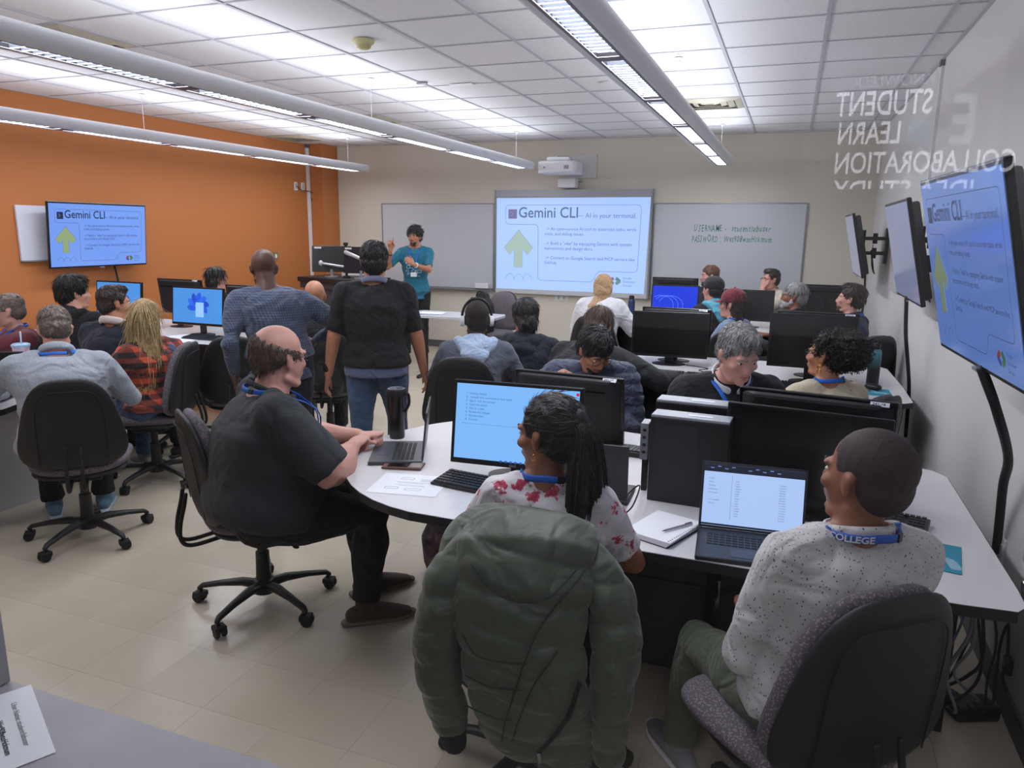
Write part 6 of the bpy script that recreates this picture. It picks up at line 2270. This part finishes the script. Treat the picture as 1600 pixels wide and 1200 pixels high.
# 14 blue quilted jacket
person('man with bowed head and glasses in a blue quilted jacket behind the lit monitor', (0, 0), -165,
       headat=(-.92, 3.70, 1.10), lean=22, hyaw=28, hpitch=34, s=1.0, g=1.05, skin='tan', shirt=C_BLUEP, sleeve=.95, pants=C_NAVY, shoe=SH_BLACK, hood=C_BLUEP, v=.009, glasses=True, quilt=52, puff=.022,
       hair={'kind': 'short', 'mat': H_BLACK, 't': .014, 'top': .012, 'len': .04, 'mess': .5, 'locks': 900}, beard={'mat': H_BLACK, 'thin': True}, hr=(-1.14, 3.60, .92, 1), hl=(-.10, .36, .72), lanyard=False)
# 15 grey-haired man
person('grey-haired man in a dark jacket looking down behind the black towers', (0, 0), -160,
       headat=(-.185, 3.37, 1.18), lean=20, hyaw=14, hpitch=22, s=1.04, g=1.2, skin='pink', shirt=C_DGREY, sleeve=.95, pants=C_BLACKT, shoe=SH_BLACK, v=.0085, lanyard=True,
       collar={'mat': C_WHITE, 'h': .022, 't': .006}, hair={'kind': 'short', 'mat': H_GREY, 't': .008, 'top': .004, 'len': .025, 'mess': .5, 'locks': 1100, 'wd': .0025}, hl=(-.15, .34, .70), hr=(.12, .36, .70), hs=1.06)


# 16 curly woman
def curly_extra(body, d):
    HP = d['HP']
    for q in (-1, 1):
        for k in range(2):
            m = MB(); m.sweep([HP((q * .083, -.004 + .010 * math.cos(a), -.050 - .020 * k + .010 * math.sin(a))) for a in np.linspace(0, 6.28, 12)], .0028, n=6)
            m.obj('hoop_earring', mat('gold', (214, 170, 100), .25, metal=1), body, smooth=True)


person('woman with curly dark hair gathered behind and gold earrings in a cream knit sweater', (0, 0), 34,
       headat=(.20, 3.84, 1.12), lean=2, hyaw=32, hpitch=-4, s=.97, g=1.05, fem=True, skin='tan', shirt=C_KNIT, sleeve=.95, pants=C_DJEANS, shoe=SH_BLACK, v=.0085, lanyard=True, glasses=True,
       hair={'kind': 'curly', 'mat': H_BLACK, 't': .002, 'n': 40, 'curl': .7, 'ell': [((0, -.125, .035), (.088, .075, .090)), ((0, -.10, .06), (.085, .08, .075))], 'locks': 1500, 'len': .030, 'wd': .0022}, extra=curly_extra)
# 17 navy shirt man by the wall
person('man with brown hair in a navy shirt with blue lanyard by the right wall', (0, 0), 62,
       headat=(.47, 6.58, 1.18), lean=3, hyaw=20, hpitch=-6, s=1.0, g=1.0, skin='light', shirt=C_DNAVY, sleeve=.7, pants=C_BLACKT, shoe=SH_BLACK, v=.010, lanyard=True,
       hair={'kind': 'short', 'mat': H_DBROWN, 't': .010, 'top': .008, 'len': .04, 'mess': .3}, beard={'mat': H_BROWN, 'thin': True}, collar={'mat': C_DNAVY, 'h': .016, 't': .006})
# 18 grey beard man
person('man with grey hair, white beard and glasses in a black jacket, third row', (0, 0), 70,
       headat=(.04, 7.05, 1.145), lean=10, hyaw=22, hpitch=-6, s=1.0, g=1.1, skin='brown', shirt=C_BLACK, sleeve=.95, pants=C_BLACKT, shoe=SH_BLACK, v=.010, glasses=True,
       hair={'kind': 'short', 'mat': H_GREY, 't': .012, 'len': .05, 'mess': .2}, beard={'mat': WHITEBEARD}, collar={'mat': C_DGREY, 'h': .02, 't': .006})
# 19 red cap
LONGB = [([(0, -.03, .03), (0, -.055, -.05), (0, -.060, -.13), (0, -.050, -.20)], [.076, .084, .082, .05], [.065, .055, .040, .02])]
person('person in a maroon baseball cap with long brown hair and a light denim top', (0, 0), 66,
       headat=(-.43, 6.22, 1.13), lean=6, hyaw=18, hpitch=0, s=.96, g=.95, fem=True, skin='light', shirt=cloth('light_denim', (120, 138, 168)), sleeve=.95, pants=C_DJEANS, shoe=SH_BLACK, v=.010, lanyard=True,
       hair={'kind': 'long', 'mat': H_DBROWN, 't': .004, 'tubes': LONGB, 'locks': 500, 'len': .08, 'mess': .1}, extra=capx(C_CAPR))
# 20 black cap
person('person in a black cap and light blue hood, left of the maroon cap', (0, 0), 40,
       headat=(-.70, 7.42, 1.15), lean=6, hyaw=14, hpitch=0, s=.97, skin='light', shirt=C_BLACK, sleeve=.95, pants=C_DJEANS, shoe=SH_BLACK, v=.011, hood=C_CYAN,
       hair={'kind': 'short', 'mat': H_BLACK, 't': .008, 'locks': 200}, extra=capx(cloth('cap_black', (24, 24, 28)), False))
# 21 cream shirt
person('man in glasses and cream shirt with hand on mouth before the whiteboard', (0, 0), 140,
       headat=(-.21, 8.94, 1.18), lean=8, hyaw=-16, hpitch=0, s=1.0, g=1.1, skin='light', shirt=C_CREAM, sleeve=.55, pants=C_DJEANS, shoe=SH_BLACK, v=.009, glasses=True,
       hair={'kind': 'short', 'mat': H_DBROWN, 't': .006, 'top': .006, 'len': .025, 'mess': .3}, hl=(.0, .22, 1.075), el=np.array((-.3, .5, -1.0)), hr=(.1, .4, .79),
       handpose={'dl': (.1, -.25, 1), 'ul': (0, 1, .3), 'cl': .7}, collar={'mat': C_CREAM, 'h': .014, 't': .005})
# 22 bearded man at the back
person('man with auburn hair and dark beard at the back, partly hidden by the black cap', (0, 0), 130,
       headat=(-.89, 8.92, 1.20), lean=4, hyaw=-14, hpitch=0, s=1.0, skin='pink', shirt=C_DGREY, sleeve=.95, pants=C_DJEANS, shoe=SH_BLACK, v=.011,
       hair={'kind': 'short', 'mat': hairmat('auburn', (84, 54, 40), (116, 78, 58)), 't': .010, 'len': .04}, beard={'mat': H_DBROWN, 'thin': True})
# 23 black hoodie youth
person('young man with thick black hair in a black hoodie before the orange wall', (0, 0), 14,
       headat=(-4.90, 3.94, 1.21), lean=10, hyaw=-42, hpitch=0, s=1.0, g=1.1, skin='light', shirt=C_BLACK, sleeve=.95, pants=C_BLACKT, shoe=SH_BLACK, hood=C_BLACK, v=.009,
       hair={'kind': 'short', 'mat': H_BLACK, 't': .018, 'top': .016, 'fringe': True, 'len': .05, 'mess': .5, 'locks': 900})
# 24 navy jacket
person('man with short dark hair in a navy jacket with pale fleece collar', (0, 0), 10,
       headat=(-4.28, 3.74, 1.18), lean=6, hyaw=-36, hpitch=0, s=1.0, g=1.12, skin='tan', shirt=C_NAVY, sleeve=.95, pants=C_BLACKT, shoe=SH_BLACK, v=.009, collar={'mat': cloth('fleece', (200, 188, 180), fold=0), 'h': .026, 't': .012},
       hair={'kind': 'short', 'mat': H_DBROWN, 't': .005, 'top': .004, 'len': .02, 'mess': .3, 'locks': 700}, beard={'mat': H_DBROWN, 'thin': True})
# 25 maroon man
person('man in maroon with grey hair at the left edge, fist against his face', (0, 0), 158,
       headat=(-5.25, 3.67, 1.09), lean=8, hyaw=-14, hpitch=4, s=1.0, g=1.1, skin='pink', shirt=C_MAROON, sleeve=.9, pants=C_DJEANS, shoe=SH_BLACK, v=.009, lanyard=True,
       hair={'kind': 'short', 'mat': H_BRGREY, 't': .006, 'len': .02, 'mess': .3}, hl=(-.02, .22, 1.07), el=np.array((-.3, .6, -1.0)), handpose={'dl': (0, -.2, 1), 'ul': (0, 1, .3), 'cl': 1.2}, glasses=True)
# 26 woman by the wall
WL_ = [([(0, -.03, .04), (0, -.06, -.04), (0, -.065, -.12), (0, -.055, -.19)], [.078, .086, .086, .06], [.07, .06, .045, .025])]
person('woman with straight black hair in a black top against the orange wall', (0, 0), -10,
       headat=(-5.38, 5.93, 1.18), lean=6, hyaw=-20, hpitch=0, s=.96, fem=True, skin='light', shirt=C_BLACK, sleeve=.95, pants=C_DJEANS, shoe=SH_BLACK, v=.011,
       hair={'kind': 'long', 'mat': H_BLACK, 't': .010, 'tubes': WL_, 'locks': 500, 'len': .09, 'mess': .08})
# ------------------------------------------------------------------ olive puffer jacket over the chair back
JK = mat('jacket_olive', (70, 79, 65), .52, bump=.15, bscale=60, fold=.35, fscale=9, sheen=.2)
JS = mat('jacket_seam', (44, 52, 44), .7)
jx, jy, ja = -.64, 1.93, math.radians(12)
r = empty('puffer_jacket', (jx + .012, jy, -.012), ja, 'olive green quilted jacket hung over the chair back, nearest the camera', 'jacket')


def quilt(ch, amp=.012, ph=0.0, zt=.96):
    def f(V, N):
        z = (V[:, 2] - zt + .04 * np.sin(V[:, 0] * 5 + ph)) / ch
        q = np.abs(np.sin(z * PI + ph)) ** .45
        return amp * (q - .75) + .0045 * snoise(V, 20, 5) + .0022 * snoise(V, 55, 8)
    return f


JZ = lambda z: .965 - (.965 - z) * .84
m = MB()
m.sweep([(.01, -.17, .90), (.01, -.20, .95), (.01, -.28, .975), (.01, -.36, .955), (.01, -.40, JZ(.86)), (0, -.405, JZ(.72)), (.01, -.40, JZ(.56)), (.03, -.385, JZ(.42)), (.05, -.375, JZ(.34))],
        [.15, .160, .172, .176, .17, .16, .152, .140, .11], [.03, .04, .05, .05, .052, .055, .055, .05, .04], R=(1, 0, 0), n=28)
m.sweep([(.09, -.375, JZ(.46)), (.11, -.36, JZ(.32)), (.12, -.34, JZ(.21))], [.10, .095, .07], [.04, .036, .028], R=(1, 0, 0), n=18)
body_ = remesh_obj(m, 'jacket_body', JK, r, .0085, 5, disp=quilt(.098, .012))
for s, pts, rr_ in ((-1, [(-.135, -.32, .925), (-.190, -.36, .86), (-.215, -.375, .72), (-.205, -.375, .58), (-.185, -.37, .47)], [.052, .060, .060, .055, .046]),
                    (1, [(.150, -.32, .925), (.208, -.36, .86), (.232, -.375, .72), (.232, -.37, .56), (.222, -.355, .42)], [.052, .061, .063, .058, .050])):
    m = MB()
    m.sweep(smooth_path(pts, 4), np.interp(np.linspace(0, 4, 17), range(5), rr_), n=18)
    sl = remesh_obj(m, 'jacket_sleeve', JK, r, .0085, 4, disp=quilt(.092, .010, s * .8))
    e = np.array(pts[-1]); q = unit(e - np.array(pts[-2]))
    MB().sweep([e + q * .025, e + q * .070], [.038, .032], n=16).obj('knit_cuff', mat('knit_black', (22, 22, 24), .9, bump=.6, bscale=300), sl, smooth=True)
m = MB()
m.sweep(smooth_path([(-.185, -.36, .88), (-.18, -.29, .95), (-.13, -.22, .970), (-.05, -.19, .965), (.06, -.18, .950), (.13, -.19, .93)], 4), [.030] * 21, [.038] * 21, R=(0, 0, 1), n=14)
remesh_obj(m, 'jacket_collar', JK, r, .008, 4, disp=lambda V, N: .004 * snoise(V, 28, 2))
bodyV = np.empty(len(body_.data.vertices) * 3); body_.data.vertices.foreach_get('co', bodyV); bodyV = bodyV.reshape(-1, 3)


def on_jacket(x, z, off=.002):
    d = (bodyV[:, 0] - x) ** 2 + (bodyV[:, 2] - z) ** 2
    c = bodyV[d < .0003]
    if not len(c):
        c = bodyV[np.argsort(d)[:12]]
    return (x, c[:, 1].min() - off, z)


for k, line in enumerate((
        [(-.17, .93), (-.08, .86), (.06, .85), (.17, .93)],
        [(.20, .93), (.08, .80), (.02, .68), (-.02, .56)],
        [(-.02, .56), (-.05, .46), (-.07, .36)],
        [(.12, .70), (.05, .60), (.0, .48), (-.03, .38)],
        [(-.20, .72), (-.14, .66), (.02, .66)],
        [(-.19, .585), (-.10, .565), (.0, .57)],
        [(-.19, .47), (-.08, .455), (-.03, .46)])):
    P = smooth_path([(a * .72 + .01, 0, JZ(b)) for a, b in line], 6)
    MB().sweep([on_jacket(p[0], p[2]) for p in P], .0022, n=5).obj('stitched_seam', JS, body_, smooth=True)
P = smooth_path([(.15, 0, JZ(.60)), (.12, 0, JZ(.48)), (.07, 0, JZ(.38)), (.055, 0, JZ(.34))], 6)
MB().sweep([on_jacket(p[0], p[2], .004) for p in P], .0060, .003, n=6).obj('zipper', BLACKM, body_, smooth=True)
MB().sweep([on_jacket(.055, .44, .010), on_jacket(.058, .415, .012)], .005, .0025, n=6).obj('zip_pull', SILVER, body_, smooth=True)

# ------------------------------------------------------------------ glass wall between corridor and room, corridor behind the photographer
GL = bpy.data.materials.new('window_glass')
GL.use_nodes = True
nt = GL.node_tree
nt.nodes.clear()
out = nt.nodes.new('ShaderNodeOutputMaterial')
tr = nt.nodes.new('ShaderNodeBsdfTransparent'); tr.inputs[0].default_value = (.985, .99, .99, 1)
gs = nt.nodes.new('ShaderNodeBsdfGlossy'); gs.inputs['Roughness'].default_value = 0.0
lw = nt.nodes.new('ShaderNodeFresnel'); lw.inputs[0].default_value = 1.45
mul = nt.nodes.new('ShaderNodeMath'); mul.operation = 'MULTIPLY'; mul.inputs[1].default_value = 1.7
mx = nt.nodes.new('ShaderNodeMixShader')
nt.links.new(lw.outputs[0], mul.inputs[0]); nt.links.new(mul.outputs[0], mx.inputs[0]); nt.links.new(tr.outputs[0], mx.inputs[1]); nt.links.new(gs.outputs[0], mx.inputs[2]); nt.links.new(mx.outputs[0], out.inputs[0])
gw = struct('window_1', MB().add([(-3.2, .10, .45), (.80, .10, .45), (.80, .10, 2.80), (-3.2, .10, 2.80)], [(0, 1, 2, 3)]), GL)
FRM = mat('window_frame', (120, 120, 124), .5)
for c_, s_ in (((-1.2, .10, .42), (4.1, .06, .06)), ((-1.2, .10, 2.83), (4.1, .06, .06)), ((-3.23, .10, 1.62), (.06, .06, 2.46)), ((.83, .10, 1.62), (.06, .06, 2.46))):
    MB().box(c_, s_).obj('frame_rail', FRM, gw)
struct('wall_front', MB().box((-1.2, .10, .195), (4.1, .10, .39)).box((-4.98, .10, 1.435), (3.44, .10, 2.87)), CREAM)
CORR = mat('corridor_paint', (62, 60, 62), .8)
struct('corridor_wall', MB().box((-1.2, -2.10, 1.5), (8, .1, 3.0)), CORR)
struct('corridor_floor', MB().box((-1.2, -.98, -.05), (8, 2.14, .1)), mat('corridor_floor', (60, 58, 56), .6))

LETW = mat('letter_white', (240, 240, 244), .7)
cw = struct('trim_1', MB().box((.23, -2.045, 1.97), (.46, .008, .42)), mat('sign_panel', (92, 88, 92), .8))
for s_, xr, xl, z, h in (('STUDENT', .303, .076, 2.005, .062), ('LEARN', .237, .089, 1.934, .056), ('COLLABORATION', .505, .088, 1.858, .056), ('IDEA STUDY', .420, .089, 1.785, .056), ('KNOWLEDGE', .302, .080, 2.075, .03)):
    a, f = text_mb(s_, .1, bold=.0012)
    w0 = a[:, 0].max() - a[:, 0].min(); h0 = a[:, 1].max() - a[:, 1].min()
    V_ = np.c_[xr - (a[:, 0] - a[:, 0].min()) / w0 * (xr - xl), np.full(len(a), -2.0395), z + (a[:, 1] - a[:, 1].min()) / h0 * h]
    MB().add(V_, f).obj('wall_lettering', LETW if s_ != 'KNOWLEDGE' else mat('letter_grey', (150, 150, 156), .7), cw)
MB().box((.282, -2.04, 1.96), (.054, .004, .058)).obj('poster_square', mat('poster_teal', (84, 120, 132), .7), cw)
a, f = text_mb('E', .17, bold=.004)
MB().add(np.c_[.41 - a[:, 0] * .7, np.full(len(a), -2.0395), 1.93 + a[:, 1]], f).obj('wall_lettering', mat('letter_grey', (150, 150, 156), .7), cw)

MB().box((.20, -1.98, 1.62), (1.4, .10, .385)).obj('lettering_mask', CORR, cw)  # added dark blocker, keeps the lower lettering out of the glass reflection

# groups of alike things
GROUPS = {'chair': 'office chairs in the classroom', 'monitor': 'monitors on the desks', 'keyboard': 'keyboards on the tables', 'laptop': 'laptops on the tables', 'television': 'televisions on the walls',
          'light fixture': 'pendant lights', 'air vent': 'ceiling air vents', 'sprinkler': 'ceiling sprinklers', 'person': 'people in the class', 'computer': 'desktop computers', 'paper': 'loose paper sheets',
          'table': 'classroom tables', 'cable': 'loose cables', 'bottle': 'water bottles', 'mouse': 'computer mice', 'mouse pad': 'mouse pads', 'wall socket': 'wall sockets', 'cabinet': 'base cabinets', 'whiteboard': 'whiteboards'}
for o in col.objects:
    if o.parent is None and 'category' in o.keys() and o['category'] in GROUPS and 'group' not in o.keys():
        o['group'] = GROUPS[o['category']]
